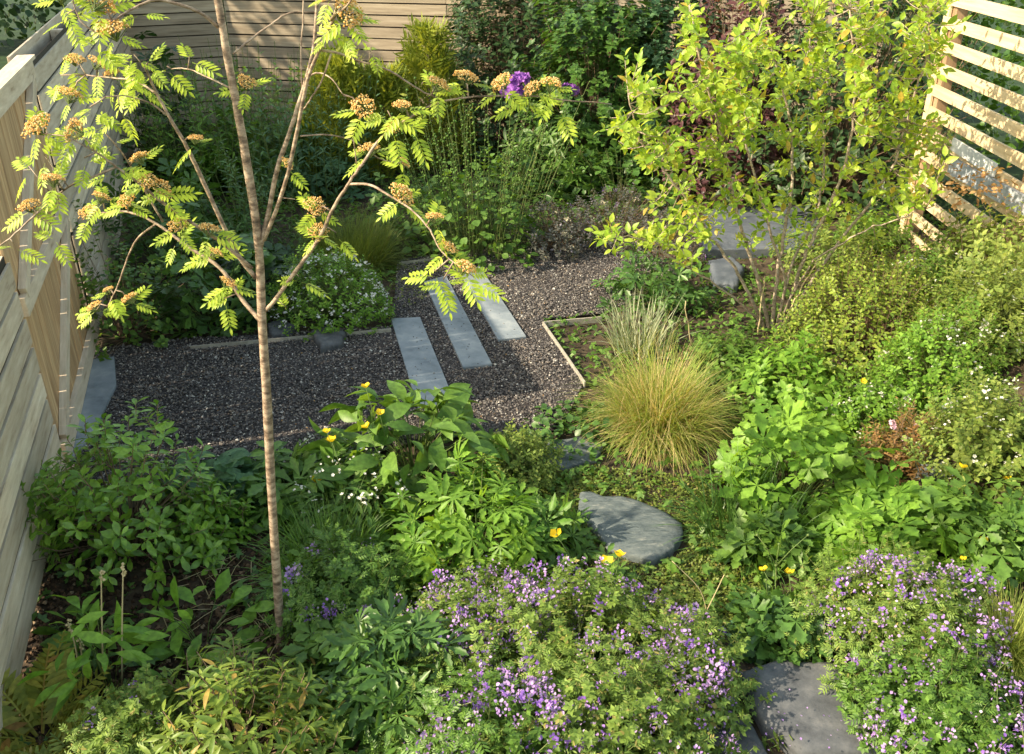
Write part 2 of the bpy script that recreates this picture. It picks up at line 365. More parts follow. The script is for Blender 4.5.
mb.raw(*grid_sheet(xs, ys, gz), 0, True); tag(mb.build('ground', m_soil), kind='structure')
m_lawn = noisemat('lawn', [(0, (.008, .022, .005)), (.5, (.014, .036, .008)), (1, (.026, .055, .014))], (3, 3, 3), .9, .5, 10)  # greens darkened, shade on the lawn is in the colour
mb = MB()
q = [(*fl(-30, -.35), .06), (*fl(12, -.35), .06), (40, 140, .06), (-300, 300, .06), (-300, -40, .06)]; mb.raw(q, [tuple(range(5))])
mb.raw(*grid_sheet(np.concatenate([[4.6, 5, 6, 8], [15, 60, 300]]), np.concatenate([np.arange(0, 17, .5), [40, 200]]), lambda x, y: gz(x, y) + .05), 0, True)
tag(mb.build('lawn', m_lawn), kind='structure')
# gravel
gpx = [(88, 352), (200, 340), (392, 329), (398, 262), (470, 252), (560, 246), (690, 240), (700, 262), (640, 300), (600, 316), (543, 322), (584, 384), (560, 432), (500, 440), (430, 440), (330, 470), (230, 490), (100, 490), (60, 470)]
gpoly = [_G0(x, y, 0.0) for x, y in gpx]
m_gravel = noisemat('gravel_floor', [(0, (.014, .012, .014)), (.5, (.035, .03, .032)), (1, (.07, .06, .058))], (45, 45, 45), .9, .8, 4)
mb = MB(); mb.raw([(p[0], p[1], .022) for p in gpoly], [tuple(range(len(gpoly)))[::-1]]); tag(mb.build('gravel_path', m_gravel), kind='structure')
m_pebble = islandmat('pebble', [(0, (.035, .032, .034)), (.3, (.075, .068, .070)), (.6, (.125, .113, .112)), (.84, (.18, .162, .155)), (.9, (.21, .16, .12)), (.96, (.33, .31, .295)), (1, (.55, .53, .50))], .75, .35)
rng = rg(); gp2 = np.array([p[:2] for p in gpoly]); lo, hi = gp2.min(0), gp2.max(0); P = rng.uniform(lo, hi, (140000, 2)); P = P[inside(P, gp2)][:64000]
mb = MB(); r = rng.uniform(.005, .0105, len(P)) * (1 + .6 * (rng.random(len(P)) > .93)); tv = T['blob'][0] * [1.25, .8, .6]
mb.inst((tv, T['blob'][1]), np.column_stack([P, .024 + rng.uniform(0, .008, len(P)) + .006 * np.sin(P[:, 0] * 5 + np.sin(P[:, 1] * 4)) * np.sin(P[:, 1] * 6)]), rng.normal(0, 1, (len(P), 3)) * [1, 1, .35], rng.normal(0, .35, (len(P), 3)) + [0, 0, 1], r, 0, False, rng.uniform(.6, 1.4, len(P)))
ns_ = 230; Pq = np.array([_G0(rng.uniform(395, 525), rng.uniform(270, 400), .05)[:2] for _ in range(ns_)])
mb.inst((tv, T['blob'][1]), np.column_stack([Pq, np.full(ns_, .0515)]), rng.normal(0, 1, (ns_, 3)) * [1, 1, .1], rng.normal(0, .1, (ns_, 3)) + [0, 0, 1], rng.uniform(.003, .007, ns_), 0, False)
tag(mb.build('gravel', m_pebble), 'dark slate gravel covering the path', kind='stuff')
# ================================================================== FENCES
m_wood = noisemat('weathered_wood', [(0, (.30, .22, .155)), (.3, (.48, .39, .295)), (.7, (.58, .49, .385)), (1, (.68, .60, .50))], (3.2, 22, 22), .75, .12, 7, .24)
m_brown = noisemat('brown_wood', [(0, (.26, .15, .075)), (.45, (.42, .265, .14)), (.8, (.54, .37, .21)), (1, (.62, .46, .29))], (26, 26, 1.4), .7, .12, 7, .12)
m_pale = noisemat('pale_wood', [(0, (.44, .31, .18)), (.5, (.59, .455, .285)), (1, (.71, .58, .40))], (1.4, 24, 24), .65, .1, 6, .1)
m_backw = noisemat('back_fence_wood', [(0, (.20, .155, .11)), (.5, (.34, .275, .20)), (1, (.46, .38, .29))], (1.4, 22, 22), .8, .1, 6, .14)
m_gapshade = noisemat('gap_shade', [(0, (.025, .02, .016)), (1, (.05, .04, .03))], (5, 5, 5), .9, 0)  # near-black tone standing in for shade between fence boards
def hboards(mb, x0, x1, z0, z1, pitch, gap, th, y, rng, joint=3.6):
    z = z0
    while z < z1 - .05:
        h = min(pitch - gap, z1 - z); x = x0
        while x < x1 - .01:
            xe = min(x1, x + joint); mb.box(((x + xe) / 2, y + rng.normal(0, .0025), z + h / 2), (xe - x - .004, th * .7, h), 0, (rng.normal(0, .01), rng.normal(0, .0015), 0), .003); x = xe
        z += pitch
def plank_fence(name, label, p0, p1, H, pitch, gap, mat, z0=.04, sides=1, post_gap=1.8, group='weathered plank fences round the garden', cap=False):
    p0 = np.asarray(p0); p1 = np.asarray(p1); L = np.linalg.norm(p1 - p0); a = math.atan2(*(p1 - p0)[::-1])
    root = empty(name, (*p0, 0), label, 'fence', group, a); rng = rg()
    mb = MB(); hboards(mb, 0, L, z0, H, pitch, gap, .024, 0, rng); mb.build('board_panel', mat, root)
    if sides == 2:
        mb = MB(); hboards(mb, 0, L, z0 + .09, H + .09, pitch, gap, .024, .145, rng); mb.build('board_panel', mat, root)
    mb = MB(); mb.box((L / 2, .0155, z0 + (H - z0) / 2 - .01), (L - .02, .003, H - z0 - .04)); mb.build('gap_shade_sheet', m_gapshade, root)  # dark sheet added behind the boards so their gaps look shaded
    n = max(2, int(L / post_gap) + 1)
    for i in range(n):
        x = min(max(L * i / (n - 1), .05), L - .05); mb = MB(); mb.box((x, .074, H / 2 - .02), (.09, .108, H - .02), 0, None, .004); mb.build('post', mat, root)
    return root
f_near = plank_fence('plank_fence', 'grey plank fence running down the left edge, nearest the camera', fl(-2.75), fl(-.19), 1.56, .185, .030, m_wood)
f_far = plank_fence('plank_fence', 'double sided weathered plank fence beyond the brown gate', fl(1.92), fl(10.0), 2.3, .185, .028, m_wood, sides=2)
pA = fl(10.03); pB = np.array([-4.55, 15.25]); pC = np.array([5.2, 13.37])
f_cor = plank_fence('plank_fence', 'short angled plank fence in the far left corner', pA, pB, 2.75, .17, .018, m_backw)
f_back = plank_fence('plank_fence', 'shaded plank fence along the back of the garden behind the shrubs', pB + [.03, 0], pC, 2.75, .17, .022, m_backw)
# gate
ga = math.atan2(FD[1], FD[0]); gate = empty('garden_gate', (*fl(-.15), 0), 'brown boarded garden gate with grey diagonal braces', 'gate', None, ga); GL, GH = 2.03, 2.28; rng = rg()
mb = MB(); x = .004
while x < GL - .02:
    wd = min(.125, GL - x); mb.box((x + wd / 2, .03 + rng.normal(0, .002), GH / 2 + .06), (wd - (.010 if int(x / .125) in (3, 8, 12) else .0008), .02, GH - .1), 0, None, .003); x += wd
mb.build('board_panel', m_brown, gate)
def rail(nm, a, b, wd, th=.04, y=-.003, par=gate, mat=m_wood):
    a = np.array(a); b = np.array(b); L = np.linalg.norm(b - a); an = math.atan2(b[1] - a[1], b[0] - a[0]); mb = MB(); mb.box((0, 0, 0), (L, th, wd), 0, None, .004)
    return mb.build(nm, mat, par, ((a[0] + b[0]) / 2, y, (a[1] + b[1]) / 2), (0, -an, 0))
rail('bottom_rail', (0, .13), (GL, .13), .14); rail('middle_rail', (0, 1.18), (GL, 1.18), .12, y=-.0035); rail('top_rail', (0, GH - .03), (GL, GH - .03), .13)
rail('brace', (.08, .20), (GL - .1, 1.12), .085, .045, -.006); rail('brace', (.08, 1.24), (GL - .1, GH - .1), .085, .045, -.006)
mb = MB(); mb.box((GL / 2, .012, GH + .05), (GL, .12, .025), 0, None, .004); mb.build('cap_rail', m_wood, gate)
# slatted screen on the right
scr = empty('slatted_fence', (4.13, 9.15, 0), 'pale slatted timber fence in full sun on the right', 'fence', None, R_(-90.5)); rng = rg()
z = .25
while z < 3.1:
    mb = MB(); mb.box((2.1, 0, z), (4.2, .022, .105), 0, (rng.normal(0, .012), rng.normal(0, .002), 0), .003); mb.build('slat', m_pale, scr); z += .205
m_post = noisemat('post_wood', [(0, (.20, .12, .07)), (.5, (.30, .19, .11)), (1, (.40, .27, .17))], (14, 14, 1.2), .7, .1, 6)
for x in (.06, 2.0, 4.05):
    mb = MB(); mb.box((x, .075, 1.6), (.11, .11, 3.2), 0, None, .004); mb.build('post', m_post, scr)
mb = MB(); mb.box((-.01, -.003, 1.65), (.10, .03, 3.1), 0, None, .004); mb.build('end_board', m_pale, scr)
# ================================================================== PAVING AND STONES
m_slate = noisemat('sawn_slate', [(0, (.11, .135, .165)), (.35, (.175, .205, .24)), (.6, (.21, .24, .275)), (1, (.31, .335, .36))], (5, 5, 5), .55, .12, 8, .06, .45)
m_stone = noisemat('slate_stone', [(0, (.045, .06, .066)), (.4, (.085, .105, .112)), (.7, (.115, .135, .138)), (1, (.26, .26, .235))], (13, 36, 20), .6, .8, 10, .08, .4)
m_dark = noisemat('dark_stone', [(0, (.045, .048, .055)), (.5, (.085, .09, .10)), (1, (.16, .16, .165))], (7, 7, 7), .7, .5, 9, .1)
m_palest = noisemat('pale_stone', [(0, (.20, .22, .25)), (.5, (.31, .33, .36)), (1, (.46, .47, .48))], (6, 6, 6), .7, .35, 8)
m_shade = noisemat('shaded_slate', [(0, (.05, .062, .08)), (.5, (.085, .10, .125)), (1, (.14, .155, .18))], (5, 5, 5), .7, .4, 8)  # slate with the shade under the tree put into its colour
def slab_quad(name, c, th, z, mat, label, cat, group=None, bev=.006):
    P = np.array([p[:2] for p in c]); o = P.mean(0); P = P - o; k = len(P); I = P * (1 - bev / np.linalg.norm(P, axis=1, keepdims=True))
    V = [(x, y, -.14) for x, y in P] + [(x, y, th - bev) for x, y in P] + [(x, y, th) for x, y in I]
    F = [(j * k + i, j * k + (i + 1) % k, (j + 1) * k + (i + 1) % k, (j + 1) * k + i) for j in range(2) for i in range(k)] + [tuple(range(2 * k, 3 * k)), tuple(range(k))[::-1]]
    if np.cross(P[0], P[1]) < 0: F = [f[::-1] for f in F]
    mb = MB(); mb.raw(V, F); ob = mb.build(name, mat, None, (*o, z)); tag(ob, label, cat, group); return ob
def g4(l): return [_G0(x, y, .04) for x, y in l]
gs = 'sawn slate strips set in the gravel'
slab_quad('slate_strip', g4([(391, 319), (420, 317.5), (456, 405), (418, 408)]), .018, .03, m_slate, 'blue grey slate strip in the gravel, left and nearest of three', 'paving slab', gs)
slab_quad('slate_strip', g4([(424, 282), (446, 276), (492, 364.5), (463, 368)]), .018, .03, m_slate, 'middle blue grey slate strip of the three in the gravel', 'paving slab', gs)
slab_quad('slate_strip', g4([(458, 269), (480, 267), (526, 337), (498, 340)]), .018, .03, m_slate, 'right and farthest blue grey slate strip of the three in the gravel', 'paving slab', gs)
def rough_stone(name, px, th, mat, label, cat='stone', group=None, n=36, z=None, rug=.03, sink=.05):
    rng = rg(); Q = np.array([G(x, y)[:2] if z is None else _G0(x, y, z)[:2] for x, y in px]); o = Q.mean(0); Q = np.vstack([Q, Q[:1]]) - o; Q = np.stack([np.interp(np.linspace(0, len(Q) - 1, 57)[:-1], np.arange(len(Q)), Q[:, j]) for j in (0, 1)], 1); k = len(Q)
    Q *= (1 + rug * rng.normal(0, 1, k))[:, None]; zb = float(gz(*o)) if z is None else z - th; V = []; F = []; ph = rng.uniform(0, 6, 3)
    levels = [(1.0, -sink), (1.01, th * .6), (.985, th * .95)] + [(s_, th) for s_ in (.85, .65, .42, .2)]
    for j, (s_, zz) in enumerate(levels):
        for q in Q:
            x_, y_ = q[0] * s_, q[1] * s_; w_ = .045 * th * (math.sin(7 * x_ + 4 * y_ + ph[0]) + .6 * math.sin(15 * x_ - 11 * y_ + ph[1]) + .4 * math.sin(-9 * x_ + 23 * y_ + ph[2])) * min(1, .35 + 14 * rug)
            V.append((x_, y_, zz + (w_ if j > 1 else 0) - (.012 if j == 2 else 0)))
    V.append((0, 0, th)); L = len(levels)
    for j in range(L - 1): F += [(j * k + i, j * k + (i + 1) % k, (j + 1) * k + (i + 1) % k, (j + 1) * k + i) for i in range(k)]
    F += [((L - 1) * k + i, (L - 1) * k + (i + 1) % k, L * k) for i in range(k)]
    if np.cross(Q[0], Q[3]) < 0: F = [f[::-1] for f in F]
    mb = MB(); mb.raw(V, F, 0, True); ob = mb.build(name, mat, None, (*o, zb)); tag(ob, label, cat, group); return ob
gst = 'natural stepping stones'
rough_stone('stepping_stone', [(580, 498), (589, 497), (602, 502), (621, 502), (643, 509), (663, 519), (681, 532), (683, 542), (672, 556), (652, 567), (627, 560), (609, 555), (600, 540), (578, 520)], .06, m_stone, 'large smooth grey stepping stone in the moss, right of centre', 'stepping stone', gst, rug=.012)
rough_stone('stepping_stone', [(538, 447), (580, 440), (604, 447), (596, 463), (560, 471), (540, 468)], .04, m_stone, 'smaller grey stepping stone left of the golden grass tussock', 'stepping stone', gst, rug=.015)
rough_stone('stone_slab', [(737, 684), (775, 672), (830, 674), (870, 705), (880, 760), (800, 765), (762, 735)], .10, m_dark, 'thick dark stone slab at the bottom between the purple clumps', 'stone slab', 'dark stone steps at the bottom edge', rug=.006)
rough_stone('stone_slab', [(690, 700), (728, 690), (754, 735), (775, 775), (700, 775)], .05, m_dark, 'low dark stone slab half buried beside the thicker one', 'stone slab', 'dark stone steps at the bottom edge', rug=.01)
rough_stone('rock', [(912, 458), (938, 456), (954, 474), (930, 486), (914, 478)], .10, m_stone, 'brown grey rock among the plants below the red flower plumes', 'rock', 'rocks in the planting')
rough_stone('rock', [(945, 622), (978, 622), (992, 646), (966, 660), (946, 646)], .12, m_stone, 'grey rock beside the fine grass at the right edge', 'rock', 'rocks in the planting')
rough_stone('rock', [(312, 338), (330, 334), (347, 340), (342, 351), (322, 355)], .09, m_dark, 'dark slate rock on the gravel in front of the white flowers', 'rock', 'rocks in the planting', rug=.06)
rough_stone('rock', [(268, 330), (284, 326), (296, 332), (290, 340), (272, 341)], .08, m_dark, 'grey rock at the bed edge beside the thin tree trunk', 'rock', 'rocks in the planting', rug=.06)
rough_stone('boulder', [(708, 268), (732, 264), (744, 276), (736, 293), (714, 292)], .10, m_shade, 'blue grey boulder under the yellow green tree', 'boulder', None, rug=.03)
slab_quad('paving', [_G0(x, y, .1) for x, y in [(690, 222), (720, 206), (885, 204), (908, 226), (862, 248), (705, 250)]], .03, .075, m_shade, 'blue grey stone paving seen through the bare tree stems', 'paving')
slab_quad('paving', [_G0(x, y, .05) for x, y in [(86, 360), (114, 356), (116, 384), (94, 430), (70, 462)]], .02, .03, m_slate, 'grey threshold paving beside the brown gate', 'paving')
def onX(px, py, X):
    r = ray(px, py); return r * (X / r[0]) + np.array([0, 0, CAM_H])
m_greyp = noisemat('grey_plank', [(0, (.22, .24, .28)), (.5, (.34, .365, .41)), (1, (.46, .48, .52))], (18, 2, 18), .6, .1)
a_, b_ = onX(950, 165, 4.06), onX(1040, 214, 4.06); mb = MB(); d_ = b_ - a_; L_ = np.linalg.norm(d_)
mb.box((0, 0, 0), (L_, .03, .15), 0, None, .004); gp_ = mb.build('grey_plank', m_greyp, None, tuple((a_ + b_) / 2), (0, -math.asin(d_[2] / L_), math.atan2(d_[1], d_[0])))
tag(gp_, 'blue grey board fixed across the lower slats at the right edge', 'plank')
m_tarp = noisemat('white_board', [(0, (.42, .44, .47)), (1, (.66, .67, .68))], (6, 6, 6), .5, .1)
a_, b_ = onX(952, 146, 4.055), onX(996, 168, 4.055); mb = MB(); d_ = b_ - a_; L_ = np.linalg.norm(d_); mb.box((0, 0, 0), (L_, .022, .11), 0, None, .004)
gp_ = mb.build('white_board', m_tarp, None, tuple((a_ + b_) / 2), (0, -math.asin(d_[2] / L_) + .05, math.atan2(d_[1], d_[0]))); tag(gp_, 'short whitish board fixed over the slats just above the blue grey one', 'plank')
# edging boards
m_edge = noisemat('edging', [(0, (.22, .20, .17)), (1, (.42, .39, .34))], (20, 20, 20), .8, .1)
def edging(pts, label, group='timber bed edgings', h=.055):
    P = [_G0(x, y, h) for x, y in pts]; root = None; o = np.array(P[0]); o[2] = 0; mb = MB()
    for a, b in zip(P, P[1:]):
        d = np.array(b) - np.array(a); L = np.hypot(*d[:2]); c = (np.array(a) + np.array(b)) / 2 - o; mb.box((c[0], c[1], h / 2), (L + .0, .013, h), 0, (0, 0, math.atan2(d[1], d[0])), .002)
    tag(mb.build('bed_edging', m_edge, None, tuple(o)), label, 'edging', group)
edging([(602, 316.5), (543, 321.5), (585, 382)], 'thin pale timber edging turning a corner beside the slate strips')
edging([(190, 346), (290, 337), (391, 328.5)], 'low timber edging along the left bed in front of white flowers')
edging([(399, 262), (436, 258)], 'short piece of timber edging at the far side of the gravel')
# black plant pot at the right edge
pb = at(1022, 335, 5.9); pt = empty('plant_pot', (pb[0] + .12, pb[1], pb[2] - .12), 'black plastic plant pot with thin wire hoops at the right edge', 'plant pot')
m_blk = noisemat('black_plastic', [(0, (.010, .010, .011)), (1, (.03, .03, .03))], (9, 9, 9), .45, .05)
mb = MB(); th = np.linspace(0, 2 * np.pi, 28, endpoint=False); prof = [(.02, 0), (.15, 0), (.20, .34), (.225, .345), (.225, .375), (.19, .375), (.17, .26), (.02, .25)]
V = np.array([(r * math.cos(a), r * math.sin(a), z) for r, z in prof for a in th]); k = 28
mb.raw(V, [(j * k + i, j * k + (i + 1) % k, (j + 1) * k + (i + 1) % k, (j + 1) * k + i) for j in range(len(prof) - 1) for i in range(k)] + [tuple(range(k))[::-1], tuple((len(prof) - 1) * k + i for i in range(k))], 0, True); mb.build('pot_body', m_blk, pt)
m_wire = noisemat('wire', [(0, (.4, .4, .38)), (1, (.55, .55, .52))], (5, 5, 5), .4, 0)
for s_ in (0, .6):
    mb = MB(); mb.tube([(.2 * math.cos(a) * math.cos(s_), .2 * math.cos(a) * math.sin(s_), .36 + .16 * math.sin(a)) for a in np.linspace(0, np.pi, 14)], [.0035], 5); mb.build('wire_hoop', m_wire, pt)
#TREES
# ================================================================== LEAF COLOURS
LM = dict(
    rowan=leafmat('rowan_leaf', (.20, .31, .03), (.40, .50, .06), .42, .45, .4), 
    vetch=leafmat('vetch_leaf', (.085, .15, .03), (.20, .29, .06), .32, .5, .3, (.30, .27, .09)),
    yel=leafmat('yellow_green_leaf', (.15, .27, .025), (.33, .43, .055), .4, .42, .4, (.36, .28, .05)),
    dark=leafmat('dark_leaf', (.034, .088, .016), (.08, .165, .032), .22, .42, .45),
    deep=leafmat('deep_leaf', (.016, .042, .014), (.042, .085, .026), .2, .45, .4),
    mid=leafmat('mid_leaf', (.055, .125, .02), (.12, .22, .036), .3, .45, .4),
    lemon=leafmat('lemon_leaf', (.09, .16, .025), (.25, .32, .05), .35, .45, .35),
    bright=leafmat('bright_leaf', (.085, .19, .022), (.18, .32, .042), .35, .48, .35),
    lime=leafmat('lime_leaf', (.11, .18, .035), (.24, .30, .07), .38, .5, .3),
    olive=leafmat('olive_leaf', (.085, .125, .025), (.18, .23, .05), .32, .5, .3, (.24, .20, .06)),
    glauc=leafmat('blue_green_leaf', (.05, .12, .06), (.10, .19, .09), .25, .5, .3),
    gloss=leafmat('glossy_leaf', (.08, .18, .02), (.19, .33, .04), .25, .3, .5),
    maroon=leafmat('maroon_leaf', (.05, .022, .028), (.12, .05, .055), .3, .45, .4),
    grey=leafmat('grey_leaf', (.07, .08, .065), (.16, .16, .15), .25, .6, .3, (.22, .20, .26)),
    gold=leafmat('golden_needle', (.11, .16, .02), (.24, .28, .045), .3, .55, .3),
    straw=leafmat('straw_blade', (.30, .23, .10), (.56, .46, .25), .35, .5, .3),
    tuss=leafmat('tussock_blade', (.12, .20, .035), (.32, .36, .09), .35, .5, .3, (.50, .42, .20)),
    dead=leafmat('dead_leaf', (.25, .14, .06), (.44, .28, .13), .3, .7, .2),
    oat=leafmat('striped_blade', (.10, .15, .08), (.40, .42, .30), .3, .45, .35),
    fern=leafmat('fern_leaf', (.14, .17, .025), (.30, .28, .05), .35, .5, .3, (.26, .14, .03)),
    lemon2=leafmat('soft_lemon_leaf', (.07, .135, .025), (.19, .26, .045), .35, .45, .35, (.30, .22, .06)),
    red=leafmat('rusty_leaf', (.12, .11, .03), (.30, .17, .07), .35, .55, .3))
m_stem = islandmat('green_stem', [(0, (.07, .12, .03)), (1, (.16, .19, .06))], .6)
m_twig = islandmat('brown_twig', [(0, (.12, .08, .05)), (1, (.26, .18, .12))], .75)
m_strawstem = islandmat('straw_stem', [(0, (.30, .24, .12)), (1, (.48, .40, .24))], .7)
def barkmat(name, dark, mid_, lite, sc_=(30, 30, 55)):
    m, n, out = newmat(name); L = n.links.new
    tc = n.nodes.new('ShaderNodeTexCoord'); mp = n.nodes.new('ShaderNodeMapping'); mp.inputs['Scale'].default_value = sc_; L(tc.outputs['Object'], mp.inputs[0])
    ns = n.nodes.new('ShaderNodeTexNoise'); ns.inputs['Scale'].default_value = 1; ns.inputs['Detail'].default_value = 8; ns.inputs['Roughness'].default_value = .7; L(mp.outputs[0], ns.inputs['Vector'])
    c = ramp(n, ns.outputs['Fac'], [(.34, dark), (.46, mid_), (.6, lite), (.7, mid_)])
    p = n.nodes.new('ShaderNodeBsdfPrincipled'); p.inputs['Roughness'].default_value = .6; L(c, p.inputs['Base Color'])
    b = n.nodes.new('ShaderNodeBump'); b.inputs['Strength'].default_value = .5; b.inputs['Distance'].default_value = .006; L(ns.outputs['Fac'], b.inputs['Height']); L(b.outputs[0], p.inputs['Normal'])
    L(p.outputs[0], out.inputs[0]); return m
m_bark = barkmat('dappled_rowan_bark', (.06, .04, .028), (.19, .13, .09), (.40, .31, .23), (18, 18, 38))  # bark bands, contrast raised to stand in for leaf shadows
m_bark2 = barkmat('shrub_bark', (.12, .09, .065), (.30, .23, .17), (.46, .38, .30))
# ================================================================== ROWAN
RY = float(_G0(282, 645, 0)[1]); rb = _G0(282, 650, 0); rowan = empty('rowan_tree', rb, 'slender young rowan tree with dappled brown trunk and faded orange flower heads', 'tree')
SP = []                                                  # sampled branch points (world) for hanging leaves
def limb(nm, px, r0, r1, Y0, Y1, par=rowan, base=rb, mat=None, sides=7, seg=5, wob=.006):
    rng = rg(); n = len(px); W = np.array([at(x, y, Y0 + (Y1 - Y0) * k / max(1, n - 1)) for k, (x, y) in enumerate(px)])
    P = smooth_path(W, seg); P += rng.normal(0, wob * .15, P.shape) * np.linspace(.2, 1, len(P))[:, None]; SP.append(P)
    mb = MB(); rr = np.linspace(r0, r1, 40); rr[:4] *= [1.6, 1.25, 1.08, 1.0] if nm == 'trunk' else 1.0; rr = rr * (1 + .07 * rng.normal(0, .6, 40)); mb.tube(P - base, rr, sides)
    return mb.build(nm, mat or m_bark, par)
Y = RY
limb('trunk', [(282, 652), (280, 625), (272, 500), (267, 400), (262, 320), (258, 240), (243, 140), (230, 70), (218, 0), (208, -60), (200, -120)], .0225, .0115, Y, Y, sides=14, seg=6, wob=.004)
B = [([(260, 320), (242, 299), (220, 268), (190, 248), (155, 223), (128, 212), (100, 213)], .017, .006, .25),
     ([(156, 224), (140, 236), (130, 252), (118, 285), (108, 306)], .008, .004, .05),
     ([(256, 278), (236, 251), (203, 181), (187, 147), (170, 118), (157, 94), (145, 67)], .017, .006, -.1),
     ([(157, 94), (136, 81), (112, 78), (86, 75)], .007, .004, .15),
     ([(168, 116), (150, 103), (126, 96), (106, 97)], .006, .003, -.1),
     ([(252, 268), (225, 245), (200, 228), (163, 203), (143, 186), (117, 167), (96, 152)], .014, .005, -.25),
     ([(163, 222), (148, 196), (133, 170), (120, 150), (106, 133)], .008, .004, -.05),
     ([(116, 167), (95, 176), (73, 184), (50, 201), (33, 217), (10, 238), (-20, 262)], .007, .004, -.2),
     ([(218, 27), (204, 15), (187, 7), (160, 0), (140, 5), (117, 18), (95, 32)], .011, .005, -.2),
     ([(230, 88), (205, 76), (188, 69), (172, 69)], .006, .003, .2),
     ([(260, 248), (268, 215), (277, 170), (292, 125), (306, 80), (314, 45), (317, 0), (318, -60)], .018, .009, .1),
     ([(264, 240), (278, 205), (290, 165), (299, 120), (309, 75), (322, 45), (336, 10), (345, -40)], .014, .008, -.15),
     ([(233, 54), (255, 36), (272, 24), (290, 13), (318, 12)], .007, .005, .2),
     ([(302, 88), (301, 50), (303, 20), (304, -30)], .006, .004, .1),
     ([(266, 310), (276, 299), (295, 272), (318, 240), (335, 205), (350, 182), (363, 163)], .016, .008, -.15),
     ([(348, 184), (370, 185), (390, 196), (413, 211), (430, 230), (442, 252), (462, 268)], .009, .003, -.3),
     ([(363, 163), (383, 136), (416, 114), (444, 101), (486, 96), (530, 96), (564, 100), (612, 104)], .009, .003, .35),
     ([(320, 50), (338, 53), (356, 60), (390, 71), (420, 90), (438, 98)], .008, .004, .1),
     ([(306, 78), (318, 73), (332, 79), (343, 95)], .006, .003, -.1),
     ([(331, 54), (322, 80), (310, 100), (303, 110)], .006, .004, .05),
     ([(300, 136), (328, 135), (355, 142), (378, 158), (400, 163)], .005, .003, .1),
     ([(352, 132), (355, 150), (357, 166)], .004, .004, .0),
     ([(330, 20), (338, 12), (348, 5), (360, -20)], .008, .004, -.1),
     ([(95, 32), (80, 20), (70, -10)], .005, .003, 0)]
ends = {}
for px, r0, r1, dy in B:
    st = px[0]; y0 = Y
    if SP:
        A = np.vstack(SP); q = proj(A); k = np.argmin(np.hypot(*(q - st).T)); y0 = A[k, 1]
    limb('branch', px, r0 * .6, r1 * .66, y0, y0 + dy)
CL = [(100, 3, 1.3), (113, 30, 1.3), (75, 60, .8), (98, 64, .8), (112, 74, .7), (70, 95, 1.1), (37, 127, 1.2), (76, 131, 1.1), (53, 180, .9), (29, 206, .9), (140, 158, .9), (148, 182, .8), (162, 190, 1), (102, 198, .9), (127, 201, .9), (88, 213, .9),
      (178, 226, .9), (209, 230, 1.), (215, 253, .8), (95, 307, .9), (130, 299, .9), (109, 290, .6), (228, 283, .9), (246, 83, .9), (195, 139, .7), (347, 13, 1.5), (363, 107, 1.1), (402, 106, .8), (393, 128, .8), (369, 150, 1.), (404, 163, .6),
      (287, 164, .6), (315, 207, 1.), (318, 232, .9), (401, 195, 1.2), (434, 218, .8), (447, 248, .9), (465, 268, 1.), (438, 85, 1.), (466, 78, 1.1), (502, 83, 1.), (532, 89, .8), (551, 85, 1.1), (330, -8, 1.2), (60, -6, 1.1)]
m_corymb = islandmat('faded_flower', [(0, (.72, .42, .12)), (.5, (.90, .64, .27)), (1, (.93, .82, .50))], .8, .2, .45)
cms = []
for v in range(4):
    rng = rg(); mb = MB(); n = 260; p, d = dome(rng, n, .042, .027, .62, .25, .0); mb.inst(T['blob'], p, rng.normal(0, 1, (n, 3)), rng.normal(0, 1, (n, 3)), rng.uniform(.0018, .0038, n), 0, True)
    strips(mb, np.zeros((26, 3)) + [0, 0, -.03], p[:26], .0014, 1); cms.append(mesh_only(mb, 'flower_cluster', [m_corymb, m_stem]))
A = np.vstack(SP); Aq = proj(A); mbl = MB(); mbt = mbl; rng = rg(); leafpts = []
view = np.array([0, -CS, SN])
for x, y, s_ in CL:
    k = np.argmin(np.hypot(*(Aq - (x, y)).T)); W = at(x, y, A[k, 1] + rng.normal(0, .03)); o = bpy.data.objects.new('flower_cluster', cms[int(rng.integers(4))]); col.objects.link(o); o.parent = rowan
    o.location = tuple(W - rb); o.rotation_euler = (rng.normal(0, .4) + .35, rng.normal(0, .4), rng.uniform(0, 6.28)); o.scale = (s_,) * 3
    mbt.tube(np.array([A[k], (A[k] + W) / 2 + [0, 0, .012], W - [0, 0, .02]]) - rb, [.0035, .002], 5, 1); leafpts.append((W, 2 if s_ < .85 else 3, s_))
for x, y, n in [(20, 155, 2), (15, 245, 2), (150, 60, 3), (165, 65, 2), (130, 50, 3), (90, 45, 2), (190, 52, 2), (60, 240, 2), (110, 170, 2), (220, 300, 2), (232, 292, 2), (300, 278, 2), (350, 30, 3), (372, 40, 2), (440, 285, 3), (478, 280, 2), (430, 275, 2), (415, 130, 2),
                (120, 110, 3), (140, 88, 3), (52, 75, 2), (36, 145, 2), (330, 30, 2), (385, 105, 2), (300, 200, 1), (340, 235, 2), (200, 255, 2), (175, 240, 2), (522, 100, 2), (560, 108, 2), (290, 310, 1), (112, 140, 3), (85, 110, 3), (100, 120, 3), (80, 160, 2), (128, 75, 3), (65, 15, 3), (140, 10, 2)]:
    k = np.argmin(np.hypot(*(Aq - (x, y)).T)); W = at(x, y, A[k, 1]); W = A[k] + (W - A[k]) * .75; leafpts.append((W, n, .9)); mbt.tube(np.array([A[k], W]) - rb, [.003, .002], 4, 1)
